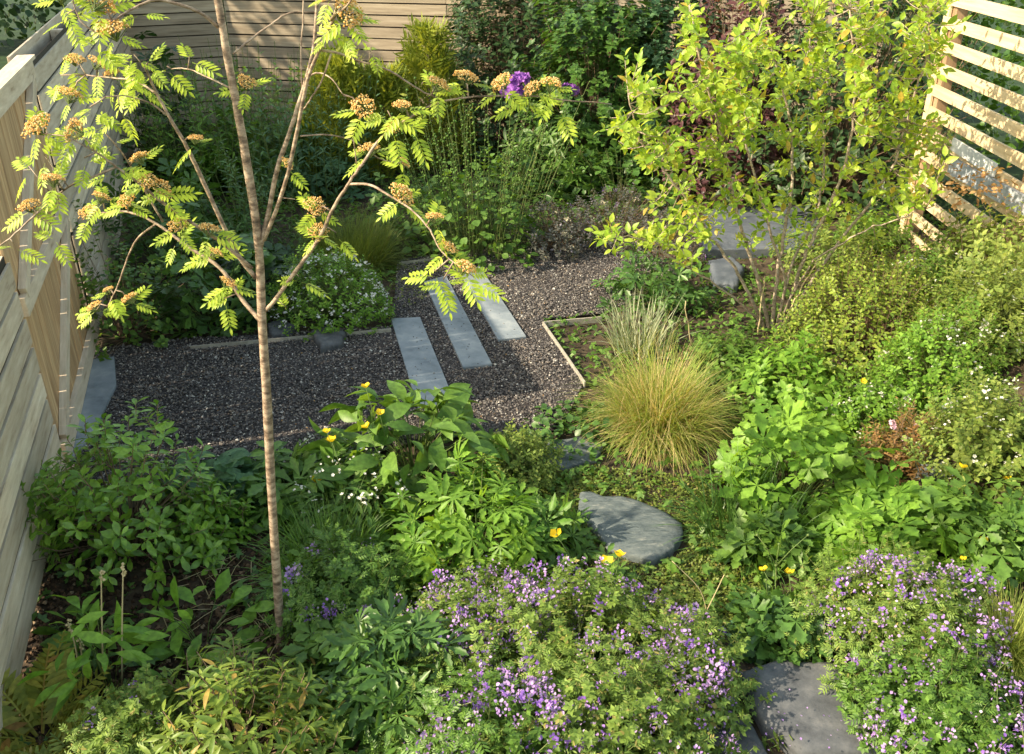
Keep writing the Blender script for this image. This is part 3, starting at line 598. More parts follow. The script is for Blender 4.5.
for W, n, s_ in leafpts:
    a0 = rng.uniform(0, 6.28); an = a0 + np.arange(n) * 6.28 / n + rng.normal(0, .4, n)
    d = np.stack([np.cos(an), np.sin(an) * .55, np.sin(an) * .55 - .15 + rng.normal(0, .2, n)], 1); up = np.array([0, -.45, 1.]) + rng.normal(0, .3, (n, 3))
    mbl.inst(T['pinn'], W - rb - [0, 0, .02] + d * .01, d, up, rng.uniform(.062, .102, n), 0, True)
k = mbt; fo = mbl.build('foliage', [LM['rowan'], m_bark], rowan)
# ================================================================== AMELANCHIER (multi stemmed)
ab = G(772, 330); am = empty('shrubby_tree', ab, 'yellow green multi stemmed shrubby tree with bare lower stems, right of centre', 'tree'); AY = ab[1]; SP2 = []
def limb2(px, r0, r1, Y0, Y1, nm='stem', mat=m_bark2):
    rng = rg(); n = len(px); W = np.array([at(x, y, Y0 + (Y1 - Y0) * k / max(1, n - 1)) for k, (x, y) in enumerate(px)]); P = smooth_path(W, 5); P += rng.normal(0, .006, P.shape); SP2.append(P)
    mb = MB(); mb.tube(P - ab, np.linspace(r0, r1, 12), 7); return mb.build(nm, mat, am)
ST = [([(768, 335), (752, 300), (735, 268), (712, 238), (690, 205), (664, 170), (640, 140), (628, 95)], .016, .005, -.5),
      ([(770, 335), (760, 290), (748, 250), (738, 215), (728, 170), (715, 110), (700, 60), (690, 5)], .018, .006, -.2),
      ([(772, 333), (775, 290), (783, 240), (792, 180), (790, 120), (775, 60), (765, 5)], .018, .006, .3),
      ([(776, 333), (795, 285), (812, 240), (835, 195), (850, 140), (855, 80), (850, 10)], .018, .006, -.3),
      ([(779, 333), (800, 300), (830, 255), (868, 205), (895, 160), (910, 110), (925, 60), (930, 15)], .017, .005, .2),
      ([(768, 334), (742, 305), (700, 275), (665, 255), (640, 240), (612, 235)], .010, .004, -.6),
      ([(775, 333), (785, 285), (770, 230), (758, 190), (745, 140), (740, 90), (735, 40)], .013, .005, -.6),
      ([(778, 333), (790, 300), (815, 262), (850, 238), (890, 222), (935, 205)], .011, .004, -.5),
      ([(776, 333), (790, 270), (815, 215), (825, 150), (815, 90), (810, 20)], .014, .005, .5)]
for px, r0, r1, dy in ST: limb2(px, r0, r1, AY, AY + dy)
A2 = np.vstack(SP2); Q2 = proj(A2); rng = rg(); mbl = MB(); mbt = mbl
outline = [(612, 108), (632, 75), (622, 58), (652, 62), (668, 95), (676, 12), (700, 0), (716, 60), (735, -20), (800, -30), (900, -30), (955, -20), (968, 40), (945, 90), (950, 150), (935, 195), (905, 215), (880, 205), (860, 180), (830, 215), (790, 205), (760, 215), (735, 205), (705, 235), (680, 250), (650, 258), (612, 262), (592, 240), (600, 215), (640, 195), (652, 170), (618, 145), (605, 120)]
P = rng.uniform([585, -30], [970, 265], (6000, 2)); P = P[inside(P, outline)]
# uneven crown: twigs gather in clumps, leaving gaps
cl = P[rng.choice(len(P), 52, replace=False)]; dist = np.hypot(P[:, None, 0] - cl[None, :, 0], P[:, None, 1] - cl[None, :, 1]).min(1)
P = P[rng.random(len(P)) < np.exp(-(dist / 25) ** 2)][:720]
P = np.vstack([P, [(625, 60), (637, 66), (610, 118), (603, 130), (600, 240), (612, 250), (596, 232), (680, 8), (682, 35), (680, 62), (690, 22), (648, 245), (640, 232)], rng.uniform([688, 196], [880, 246], (34, 2)), rng.uniform([600, 222], [700, 262], (16, 2))])
for x, y in P:
    k = np.argmin(np.hypot(*(Q2 - (x, y)).T) + rng.uniform(0, 14, len(Q2))); dY = rng.normal(0, .42); W = at(x, y, A2[k, 1] + dY); a = A2[k]; v = W - a; L = np.linalg.norm(v)
    if L > 1.0: a = W - v / L * .8
    mid = (a + W) / 2 + [0, 0, -.04 * L]; pth = smooth_path([a, mid, W], 4); mbt.tube(pth - ab, [.0045, .002], 4, 1)
    n = int(rng.integers(5, 10)); tt = np.linspace(.35, 1.08, n); c = np.stack([np.interp(np.clip(tt, 0, 1), np.linspace(0, 1, len(pth)), pth[:, j]) for j in range(3)], 1)
    ax = unit(pth[-1] - pth[-3]); c += np.maximum(tt - 1, 0)[:, None] * ax * .3; ang = np.arange(n) * 2.5 + rng.uniform(0, 6); e1 = unit(np.cross(ax, [.2, .3, .9])); e2 = np.cross(ax, e1)
    rad = e1 * np.cos(ang)[:, None] + e2 * np.sin(ang)[:, None]; d = rad * .75 + ax * .55 + [0, 0, .25] + rng.normal(0, .2, (n, 3))
    mbl.inst(leaf(4, .52, .45, .28, .2, .1), c - ab, d, np.array([0, -.2, 1.]) + rng.normal(0, .3, (n, 3)), rng.uniform(.05, .098, n), 0, True)
mbl.build('foliage', [LM['yel'], m_bark2], am)
# dead side twigs near the base
for px in [[(700, 372), (690, 340), (686, 300)], [(780, 330), (795, 300), (812, 270), (822, 258)], [(758, 335), (762, 300), (764, 275)]]: limb2(px, .008, .004, AY - .3, AY - .3, 'dead_stem', m_strawstem)
# ================================================================== ADDED SHADE TREES (out of view) AND HEDGES
def big_tree(loc, H, CRx, CRy, zc, CH, n, label, mat, seed, lsize=.2):  # trees added out of view to cast shade on the back border
    rng = np.random.default_rng(seed); t = empty('added_shade_tree', loc, label, 'tree', 'unseen trees added for shade'); mb = MB(); mb.tube([(0, 0, 0), (.1, .05, H * .25), (-.05, .1, H * .5), (0, 0, H * .85)], [.2, .14, .03], 10, seg=4)
    for k in range(9):
        a = k * 2.4; z0 = H * (.25 + .06 * k); mb.tube([(0, 0, z0), (CRx * .4 * math.cos(a), CRy * .4 * math.sin(a), z0 + .5), (CRx * .8 * math.cos(a), CRy * .8 * math.sin(a), z0 + .8)], [.06, .02], 6, seg=3)
    mb.build('trunk', m_bark2, t); p, d = dome(rng, n, 1, 1, .35, .35, -1); p = p * [CRx, CRy, CH] + [0, 0, zc]; p[:, 2] = np.maximum(p[:, 2], .3)
    mb = MB(); mb.inst(T['round'], p, d + rng.normal(0, .7, (n, 3)), d + [0, 0, .8] + rng.normal(0, .5, (n, 3)), lsize * rng.uniform(.6, 1.3, n), 0, True); mb.build('crown', mat, t); return t
big_tree((-9.6, 7.9, 0), 7, 2.0, 1.9, 3.9, 3.4, 5200, 'unseen broad tree added beyond the left fence to shade the back of the garden', LM['mid'], 5, .22)
big_tree((-11.2, 11.2, 0), 8, 2.2, 2.2, 4.3, 3.8, 5200, 'unseen taller tree added for shade beyond the far end of the left fence', LM['dark'], 6, .24)
def hedge(loc, sx, sy, H, n, label, mat, tpl='round', size=.1, rz=0):
    rng = rg(); t = empty('hedge', loc, label, 'hedge', None, rz); u = rng.random(n); p = np.stack([rng.uniform(-sx, sx, n), rng.uniform(-sy, sy, n), H * rng.random(n) ** .8], 1)
    f = rng.integers(0, 3, n); p[f == 0, 0] = np.sign(p[f == 0, 0]) * sx; p[f == 1, 1] = np.sign(p[f == 1, 1]) * sy; p[f == 2, 2] = H
    p += rng.normal(0, .09, (n, 3)) + (.12 * np.sin(p[:, [1, 2, 0]] * 4.1)); p[:, 2] = np.maximum(p[:, 2], .03); d = unit(p - [0, 0, H / 2])
    mb = MB(); mb.inst(T[tpl], p, d + rng.normal(0, .7, (n, 3)), d + [0, 0, .6] + rng.normal(0, .5, (n, 3)), size * rng.uniform(.6, 1.3, n), 0, True); o = mb.build('foliage', mat, t); return t
hedge((6.3, 9.0, float(gz(6, 9))), .7, 5.4, 2.7, 15000, 'dark hedge behind the pale slatted fence', LM['dark'], 'round', .10)
hedge((-13.2, 23, 0), 6.5, .9, 2.6, 11000, 'dark hedge across the lawn beyond the left fence', LM['deep'], 'round', .2, .5)
#PLANTS
# ================================================================== PLANTS
GRP = dict(back='plants of the shaded back border', left='plants of the left bed', mid='plants in the middle bed', right='plants on the right bank', front='plants in the foreground')
def plant(name, px, py, wpx, hpx, label, cat, grp, fn, mats, sink=.0):
    """fn(mb, rng, R, H) fills the foliage of one plant standing at the ground point under (px, py)"""
    p, R, H = place(px, py, wpx, hpx); rng = rg(); root = empty(name, (p[0], p[1], p[2] - sink), label, cat, GRP.get(grp, grp), 0.0)
    mb = MB(); fn(mb, rng, R, H); mb.build('foliage', mats, root); root['_R'] = R; root['_H'] = H; return root, R, H
def fclump(tpl, size, n, **k): return lambda mb, rng, R, H: petiole_clump(mb, rng, n, R, H, tpl, size, **k)
def fshoot(tpl, size, n, **k): return lambda mb, rng, R, H: shoot_shrub(mb, rng, n, R, H, tpl, size, **k)
def both(*fs):
    def f(mb, rng, R, H):
        for q in fs: q(mb, rng, R, H)
    return f
S = m_stem
# ---- flower meshes
m_yellow = islandmat('yellow_petal', [(0, (.75, .48, .01)), (1, (.85, .62, .02))], .6, .3, .25)
m_white = islandmat('white_petal', [(0, (.62, .62, .60)), (1, (.80, .80, .78))], .6, .3, .25)
m_lilac = islandmat('lilac_petal', [(0, (.20, .09, .42)), (.5, (.33, .17, .58)), (.85, (.46, .28, .66)), (1, (.52, .36, .66))], .6, .3, .3)
m_lilac2 = islandmat('pale_lilac_petal', [(0, (.32, .18, .50)), (.5, (.45, .29, .60)), (1, (.56, .42, .68))], .6, .3, .3)
m_purple = islandmat('purple_petal', [(0, (.24, .07, .42)), (1, (.46, .20, .62))], .6, .3, .3)
m_cream = islandmat('cream_petal', [(0, (.5, .44, .30)), (1, (.68, .62, .48))], .7, .2, .2)
m_pink = islandmat('pink_petal', [(0, (.55, .30, .42)), (1, (.74, .55, .62))], .7, .2, .2)
petal = leaf(3, .95, .62, .2, -.35)
def poppy_mesh(L=.2, r=.03):
    rng = rg(); mb = MB()
    for k in range(4):
        a = k * 1.571 + rng.normal(0, .12); mb.inst(petal, [[0, 0, 0]], [[math.cos(a), math.sin(a), .35 + .15 * rng.random()]], [[-.3 * math.cos(a), -.3 * math.sin(a), 1]], r * rng.uniform(.9, 1.1), 0, True)
    mb.inst(T['blob'], [[0, 0, .008]], [[1, 0, 0]], [[0, 0, 1]], .006, 1, True); mb.tube([(0, 0, 0), (.012, .006, -L * .5), (.0, .02, -L)], [.0018, .0022], 5, 1); return mesh_only(mb, 'flower', [m_yellow, m_stem])
POPPY = [poppy_mesh(.18 + .04 * k, .028 + .003 * k) for k in range(3)]
def tiny_star_mesh(mat, r, n, spread, L=.05, pet=5, ctr=True):
    rng = rg(); mb = MB(); p = np.column_stack([rng.normal(0, spread, (n, 2)), np.abs(rng.normal(0, spread * .4, n))]) if n > 1 else np.zeros((1, 3))
    for q in p: mb.inst(star(pet, .75, .2), [q], rng.normal(0, 1, (1, 3)) * [1, 1, .25], rng.normal(0, .35, (1, 3)) + [0, 0, 1], r * rng.uniform(.8, 1.2), 0, True)
    if ctr: mb.inst(T['blob'], p + [0, 0, .002], [1, 0, 0], [0, 0, 1], r * .22, 2, True)
    strips(mb, np.zeros((len(p), 3)) - [0, 0, L], p, .0012, 1); return mesh_only(mb, 'flower', [mat, m_stem, m_yellow])
WHITE1 = [tiny_star_mesh(m_white, .013, 4, .018, .04, 4, False) for _ in range(3)]
WHITE2 = [tiny_star_mesh(m_white, .013, 4, .020, .08) for _ in range(2)]
def vetch_flower(mat, n=9):
    """a loose head of pea-like flowers hanging from one side of a stalk"""
    rng = rg(); mb = MB(); std = leaf(3, .95, .55, -.15, -.45); keel = leaf(3, .5, .5, .6, .3)
    for k in range(n):
        z = rng.uniform(-.03, .03); a = rng.uniform(0, 6.28); q = np.array([math.cos(a) * .017, math.sin(a) * .017, z]); d = np.array([math.cos(a), math.sin(a), .2 + rng.normal(0, .3)])
        s_ = rng.uniform(.010, .0155); mb.inst(std, [q], [d * .6 + [0, 0, .8]], [d], s_, 0, True, [.95]); mb.inst(keel, [q], [d + [0, 0, -.2]], [[0, 0, 1]], s_ * .9, 0, True)
    mb.tube([(0, 0, -.12), (.004, .002, -.05), (0, 0, .03)], [.0018, .001], 4, 1); return mesh_only(mb, 'flower', [mat, m_stem])
VETCH = [vetch_flower(m_lilac, 15), vetch_flower(m_lilac2, 18), vetch_flower(m_lilac, 10), vetch_flower(m_lilac2, 12)]
def head_mesh(mat, n, rad, r, flat=.6):
    rng = rg(); mb = MB(); p, d = dome(rng, n, rad, rad * flat, .7, .2, -.2); mb.inst(star(5, .7, .2), p, rng.normal(0, 1, (n, 3)), d + rng.normal(0, .3, (n, 3)), r * rng.uniform(.7, 1.2, n), 0, True)
    mb.tube([(0, 0, -.2), (0, 0, 0)], [.003, .002], 4, 1); return mesh_only(mb, 'flower', [mat, m_stem])
PURP = [head_mesh(m_purple, 60, .13, .045), head_mesh(m_purple, 40, .10, .045)]
CREAM = [head_mesh(m_cream, 30, .05, .014), head_mesh(m_cream, 22, .04, .012)]
PINK = [head_mesh(m_pink, 26, .035, .014, .4)]
def spread_tops(rng, n, R, H, zmin=.35, lump=.15, rmax=1.0):
    p, d = dome(rng, n, R * rmax, H, .93, lump, zmin); return p
def stuff_flowers(root, tplmat, pts, r, rng, pet=5):
    mb = MB(); n = len(pts); mb.inst(star(pet, .75, .2), pts, rng.normal(0, 1, (n, 3)) * [1, 1, .25], rng.normal(0, .4, (n, 3)) + [0, 0, 1], r * rng.uniform(.7, 1.2, n), 0, True)
    o = mb.build('small_flowers', tplmat, root); o['kind'] = 'stuff'; return o
def local(root, px, py, Y=None):
    W = at(px, py, root.location[1] if Y is None else Y); return W - np.array(root.location)
# ================= left bed behind the gravel
plant('leafy_shrub', 128, 336, 112, 92, 'dark round leaved shrub spilling over the edging by the gate', 'shrub', 'left', fshoot('round', .06, 150, per=7, slen=.13, lump=.4), [LM['mid'], m_twig])
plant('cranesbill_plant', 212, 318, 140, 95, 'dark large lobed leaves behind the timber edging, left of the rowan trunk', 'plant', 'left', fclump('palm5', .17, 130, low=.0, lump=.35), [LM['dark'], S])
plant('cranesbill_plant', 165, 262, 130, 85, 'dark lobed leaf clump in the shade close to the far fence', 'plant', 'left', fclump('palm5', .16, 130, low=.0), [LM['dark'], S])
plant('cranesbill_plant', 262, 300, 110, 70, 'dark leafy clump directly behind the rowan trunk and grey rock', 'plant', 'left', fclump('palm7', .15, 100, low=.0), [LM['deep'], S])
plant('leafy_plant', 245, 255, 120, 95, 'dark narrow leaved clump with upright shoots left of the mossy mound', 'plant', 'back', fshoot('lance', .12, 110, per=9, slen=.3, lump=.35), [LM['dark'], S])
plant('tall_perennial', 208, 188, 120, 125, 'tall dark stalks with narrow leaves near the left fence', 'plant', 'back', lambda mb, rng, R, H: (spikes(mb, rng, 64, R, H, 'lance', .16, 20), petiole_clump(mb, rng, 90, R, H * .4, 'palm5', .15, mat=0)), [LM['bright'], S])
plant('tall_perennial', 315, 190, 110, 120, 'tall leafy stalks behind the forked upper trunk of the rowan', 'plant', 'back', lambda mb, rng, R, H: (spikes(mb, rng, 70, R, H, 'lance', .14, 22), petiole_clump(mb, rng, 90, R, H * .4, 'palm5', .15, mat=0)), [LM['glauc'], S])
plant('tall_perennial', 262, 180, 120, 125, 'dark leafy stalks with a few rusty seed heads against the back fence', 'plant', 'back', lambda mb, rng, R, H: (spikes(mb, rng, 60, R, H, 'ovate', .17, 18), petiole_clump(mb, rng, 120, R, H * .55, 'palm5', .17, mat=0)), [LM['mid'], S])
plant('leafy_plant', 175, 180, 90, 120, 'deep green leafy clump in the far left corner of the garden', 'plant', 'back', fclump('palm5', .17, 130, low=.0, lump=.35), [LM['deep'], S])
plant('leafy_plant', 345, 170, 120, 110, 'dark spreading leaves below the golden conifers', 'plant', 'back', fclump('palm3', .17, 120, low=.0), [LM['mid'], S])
w1, R, H = plant('woodruff_plant', 333, 318, 118, 62, 'bright green mound covered in tiny white flowers behind the dark rock', 'plant', 'left', fshoot('small', .042, 620, per=8, slen=.06, shell=.75, lump=.14, low=0), [LM['bright'], S])
rng = rg(); add_flowers(w1, WHITE1, spread_tops(rng, 100, R, H, .12, .12) + [0, 0, .04], rng=rng); stuff_flowers(w1, m_white, spread_tops(rng, 160, R, H, .1, .12) + [0, 0, .03], .015, rng, 4)
plant('cushion_plant', 352, 263, 92, 42, 'low fuzzy olive green cushion beyond the white flowers', 'plant', 'left', lambda mb, rng, R, H: blades(mb, rng, 2600, R, H * 1.15, .007, 0, 1.5, .5, 3, .75), [LM['olive'], S])
def conifer(mb, rng, R, H):
    n = 620; t = rng.random(n) ** .8; a = rng.uniform(0, 6.28, n); r = R * (1 - t) ** .8 * rng.uniform(.35, 1.05, n) + .02; p = np.stack([r * np.cos(a), r * np.sin(a), H * t], 1)
    mb.tube([(0, 0, 0), (0, 0, H * .9)], [.03, .008], 6, 1); d = np.stack([np.cos(a) * .7, np.sin(a) * .7, np.full(n, .8)], 1) + rng.normal(0, .2, (n, 3))
    mb.inst(merge_tpl([xf(leaf(2, .2, .4, .2, .1), (0.12 * k, 0, 0), R_(38) * (1 if k % 2 else -1), .5) for k in range(7)]), p, d, np.stack([np.cos(a), np.sin(a), np.full(n, .2)], 1) + rng.normal(0, .5, (n, 3)), .30 * rng.uniform(.6, 1.25, n), 0, True)
for px, py, ww, hh, lab in [(432, 166, 84, 124, 'pointed golden green dwarf conifer, tallest and rightmost of three'), (388, 175, 88, 92, 'bushy golden green dwarf conifer in the middle of three'), (345, 178, 86, 110, 'golden green dwarf conifer behind the forked rowan stems, leftmost of three')]:
    plant('dwarf_conifer', px, py, ww, hh, lab, 'conifer', 'golden dwarf conifers in the back border', conifer, [LM['gold'], m_twig])
plant('leafy_plant', 405, 238, 85, 62, 'fresh green leafy clump at the edge of the far gravel', 'plant', 'back', fclump('palm3', .10, 190, low=.0), [LM['mid'], S])
s1, R, H = plant('mallow_plant', 478, 252, 128, 60, 'round leaved clump throwing up many bare green flower spikes', 'plant', 'back', lambda mb, rng, R, H: (petiole_clump(mb, rng, 620, R, H * 1.5, 'round', .085, low=.0), spikes(mb, rng, 75, R * .75, H * 2.5, 'small', .035, 22, 0, 1, 0, .3, .5, .015)), [LM['mid'], S])
for (x, y) in [(410, 170), (375, 243)]: pass
plant('twiggy_shrub', 512, 148, 160, 190, 'dark twiggy shrub with a few pale flowers against the back fence', 'shrub', 'back', fshoot('ovate', .13, 1000, per=9, slen=.2, lump=.2, shell=.6, stem=.15), [LM['deep'], m_twig])
rh, R, H = plant('rhododendron_bush', 556, 188, 120, 95, 'long leaved rhododendron with two purple flower heads', 'shrub', 'back', fshoot('lance', .20, 110, per=9, slen=.12, lump=.3, tipup=.2), [LM['mid'], m_twig])
add_flowers(rh, PURP, [local(rh, 520, 80), local(rh, 566, 91), local(rh, 512, 92)], smin=1.2, smax=1.5, tilt=.2)
for px, py, ww, hh, n, lab in [(552, 250, 84, 42, 260, 'grey lilac heathery mound beside the far end of the gravel'), (615, 240, 105, 52, 330, 'grey pink heathery mound left of the paving under the tree'), (660, 262, 90, 40, 230, 'brownish twiggy mound just left of the blue grey boulder')]:
    hm, R, H = plant('heather_plant', px, py, ww, hh, lab, 'plant', 'heathery mounds at the end of the gravel', fshoot('small', .045, n, per=9, slen=.10, shell=.6, lump=.25), [LM['grey'], m_twig])
    rng = rg(); add_flowers(hm, CREAM + VETCH[:2], spread_tops(rng, 16, R, H, .15), rng=rng, smin=.5, smax=.9)
plant('climbing_plant', 596, 178, 140, 200, 'small leaved green climber on the back fence, centre', 'climber', 'back', fshoot('small3', .13, 620, per=7, slen=.2, lump=.25, shell=.55, stem=.2), [LM['dark'], m_twig])
plant('climbing_plant', 655, 178, 120, 200, 'lacy blue green climber on the back fence behind the tree', 'climber', 'back', fshoot('small3', .13, 560, per=7, slen=.2, lump=.3, shell=.55), [LM['glauc'], m_twig])
plant('maroon_shrub', 728, 195, 130, 220, 'dark maroon leaved shrub half hidden behind the yellow green tree', 'shrub', 'back', fshoot('ovate', .12, 520, per=8, slen=.2, lump=.25, shell=.55), [LM['maroon'], m_twig])
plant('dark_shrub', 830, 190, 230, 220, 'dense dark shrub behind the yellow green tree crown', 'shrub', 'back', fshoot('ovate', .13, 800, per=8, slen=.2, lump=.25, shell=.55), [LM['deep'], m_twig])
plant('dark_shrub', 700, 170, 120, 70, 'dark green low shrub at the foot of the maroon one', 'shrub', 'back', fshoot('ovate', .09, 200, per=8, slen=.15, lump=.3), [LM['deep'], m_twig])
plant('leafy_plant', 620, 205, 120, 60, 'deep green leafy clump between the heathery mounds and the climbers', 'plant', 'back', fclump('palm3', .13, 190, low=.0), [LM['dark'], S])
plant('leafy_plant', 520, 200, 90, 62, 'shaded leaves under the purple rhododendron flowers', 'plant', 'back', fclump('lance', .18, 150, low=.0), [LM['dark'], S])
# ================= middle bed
plant('spirea_shrub', 868, 352, 165, 78, 'yellow green small leaved shrub right of the bare tree stems', 'shrub', 'right', both(fshoot('small', .05, 700, per=11, slen=.17, shell=.5, lump=.38), fshoot('ovate', .06, 160, per=6, slen=.2, shell=.8, lump=.38)), [LM['lemon'], m_twig])
plant('leafy_plant', 790, 412, 140, 62, 'mid green leafy clump behind the large lobed leaves', 'plant', 'right', fshoot('ovate', .09, 210, per=8, slen=.13, lump=.3), [LM['bright'], S])
plant('leafy_plant', 728, 376, 90, 34, 'green shoots at the foot of the multi stemmed tree', 'plant', 'mid', fshoot('ovate', .08, 150, per=7, slen=.12, lump=.35), [LM['mid'], S])
plant('leafy_plant', 838, 268, 130, 46, 'light green leaves on the slope behind the spirea shrub', 'plant', 'right', fshoot('ovate', .07, 170, per=8, slen=.12, lump=.35), [LM['lime'], S])
plant('leafy_plant', 870, 245, 70, 30, 'leafy tuft beside the left end of the slatted fence', 'plant', 'right', fshoot('ovate', .07, 110, per=8, slen=.12, lump=.35), [LM['bright'], S])
plant('leafy_plant', 650, 300, 110, 40, 'low dark ferny leaves beside the edging corner', 'plant', 'mid', fclump('anem', .11, 170, low=.0), [LM['dark'], S])
plant('striped_grass', 640, 352, 92, 72, 'pale striped upright grass behind the golden tussock', 'grass', 'mid', lambda mb, rng, R, H: blades(mb, rng, 190, R, H * .72, .012, 0, .6, .45, 5, .6), [LM['oat'], S])
plant('tussock_grass', 657, 432, 122, 62, 'large round tussock of golden fine grass in the middle of the garden', 'grass', 'mid', lambda mb, rng, R, H: ([blades(mb, rng, 520, R * .8, H * hq, .006, 0, .8, 1.0, 6, .34, .5, (R * ox, R * oy)) for ox, oy, hq in [(0, 0, 1.2), (-.38, .1, 1.0), (.36, .05, 1.12), (.1, .35, 1.25), (-.15, -.3, .95), (.3, -.28, .85)]], blades(mb, rng, 500, R, H * 1.25, .005, 1, 1.0, .7, 6, .3, .5), blades(mb, rng, 1500, R, H * .85, .0065, 1, 2.3, 1.25, 6, .55, .6)), [LM['tuss'], LM['straw']])
pp, R, H = plant('primula_plant', 415, 476, 150, 78, 'clump of large glossy dark green leaves at the gravel edge, left of centre', 'plant', 'mid', fclump('big', .19, 210, low=.15, lump=.2, flat=.05, svar=.3, shell=.4), [LM['mid'], S])
plant('masterwort_plant', 478, 552, 170, 62, 'bright deeply cut leaves below the glossy clump', 'plant', 'mid', fclump('aco', .15, 130, low=.1, lump=.25, flat=.3), [LM['bright'], S])
plant('masterwort_plant', 545, 548, 90, 40, 'smaller cut leaved clump left of the large stepping stone', 'plant', 'mid', fclump('aco', .13, 70, low=.05), [LM['mid'], S])
plant('cushion_plant', 512, 478, 90, 42, 'yellow green cushion of fine leaves right of the glossy clump', 'plant', 'mid', fshoot('small', .04, 330, per=8, slen=.08, shell=.6, lump=.25), [LM['lime'], S])
plant('creeping_plant', 575, 436, 118, 20, 'dark green creeping leaves at the gravel edge left of the tussock', 'plant', 'mid', fclump('round', .05, 420, low=.0, stem=False), [LM['dark'], S])
fm, R, H = plant('forget_me_not', 358, 520, 110, 56, 'small white flowered plant right of the rowan trunk', 'plant', 'mid', fclump('lance', .09, 330, low=.0), [LM['mid'], S])
rng = rg(); add_flowers(fm, WHITE2, spread_tops(rng, 46, R * 1.1, H, .25) + [0, 0, .03], rng=rng, smin=.5, smax=.9)
fm2, R, H = plant('forget_me_not', 322, 462, 80, 20, 'tiny pale blue white flowers scattered on the gravel edge', 'plant', 'mid', fclump('lance', .05, 120, low=.0), [LM['glauc'], S])
rng = rg(); add_flowers(fm2, WHITE2, spread_tops(rng, 26, R, H, .1) + [0, 0, .02], rng=rng, smin=.45, smax=.8)
plant('lobed_plant', 292, 505, 120, 48, 'spreading pointed leaves around the rowan trunk at the gravel edge', 'plant', 'mid', fclump('anem', .17, 110, low=.0, flat=.5), [LM['mid'], S])
plant('columbine_plant', 225, 505, 110, 44, 'blue green rounded leaves between rhododendron and rowan trunk', 'plant', 'mid', fclump(merge_tpl([xf(leaf(3, .9, .6, .15, .1), (0, 0, 0), R_(a), .9) for a in (-70, 0, 70)]), .085, 210, low=.0), [LM['glauc'], S])
# yellow poppies: each flower where the photograph shows it
po, R, H = plant('poppy_plant', 345, 490, 90, 40, 'yellow flowered poppy plant beside the rowan trunk', 'plant', 'mid', fclump('anem', .09, 120, low=.0), [LM['mid'], S])
add_flowers(po, POPPY, [local(po, *q, po.location[1] - .22) for q in [(327, 433), (332, 442), (366, 388), (380, 414), (367, 428), (316, 482)]], smin=1.15, smax=1.4, tilt=.3)
p2, R, H = plant('poppy_plant', 608, 590, 50, 26, 'pair of yellow poppies at the lower edge of the large stepping stone', 'plant', 'mid', fclump('anem', .07, 60, low=.0), [LM['mid'], S])
add_flowers(p2, POPPY, [local(p2, 606, 564, p2.location[1] - .12), local(p2, 619, 557, p2.location[1] - .12), local(p2, 557, 536)], smin=1.2, smax=1.4, tilt=.3)
p3, R, H = plant('buttercup_plant', 775, 612, 60, 22, 'branching buttercup with one open yellow flower above bare soil', 'plant', 'mid', fclump('anem', .06, 40, low=.0), [LM['mid'], S])
add_flowers(p3, POPPY[:1], [local(p3, 789, 574), local(p3, 764, 571)], smin=1.0, smax=1.3, tilt=.4)
mb = MB(); rng = rg()
for a, b in [((775, 612), (776, 565)), ((776, 565), (757, 535)), ((776, 568), (779, 544)), ((776, 566), (808, 535)), ((772, 606), (755, 588)), ((768, 612), (766, 580))]:
    mb.tube([local(p3, *a), (local(p3, *a) + local(p3, *b)) / 2 + [0, 0, .012], local(p3, *b)], [.003, .002], 5); mb.inst(T['blob'], [local(p3, *b)], [1, 0, 0], [0, 0, 1], .010, 0, True)
mb.build('stalks', m_stem, p3)
p4, R, H = plant('buttercup_plant', 745, 645, 40, 12, 'small nodding buds on bent stems right of the stepping stone', 'plant', 'mid', fclump('round', .05, 26, low=.0), [LM['glauc'], S])
mb = MB()
for pth in [[(708, 620), (700, 590), (672, 561)], [(706, 612), (716, 592), (724, 575)]]:
    q = [local(p4, *u) for u in pth]; mb.tube(q, [.003, .002], 5, seg=4); mb.inst(T['ovate'], [q[-1]], [[.2, -.3, -1]], [[0, -1, 0]], .06, 1, True)
mb.build('stalks', [m_strawstem, LM['mid']], p4)
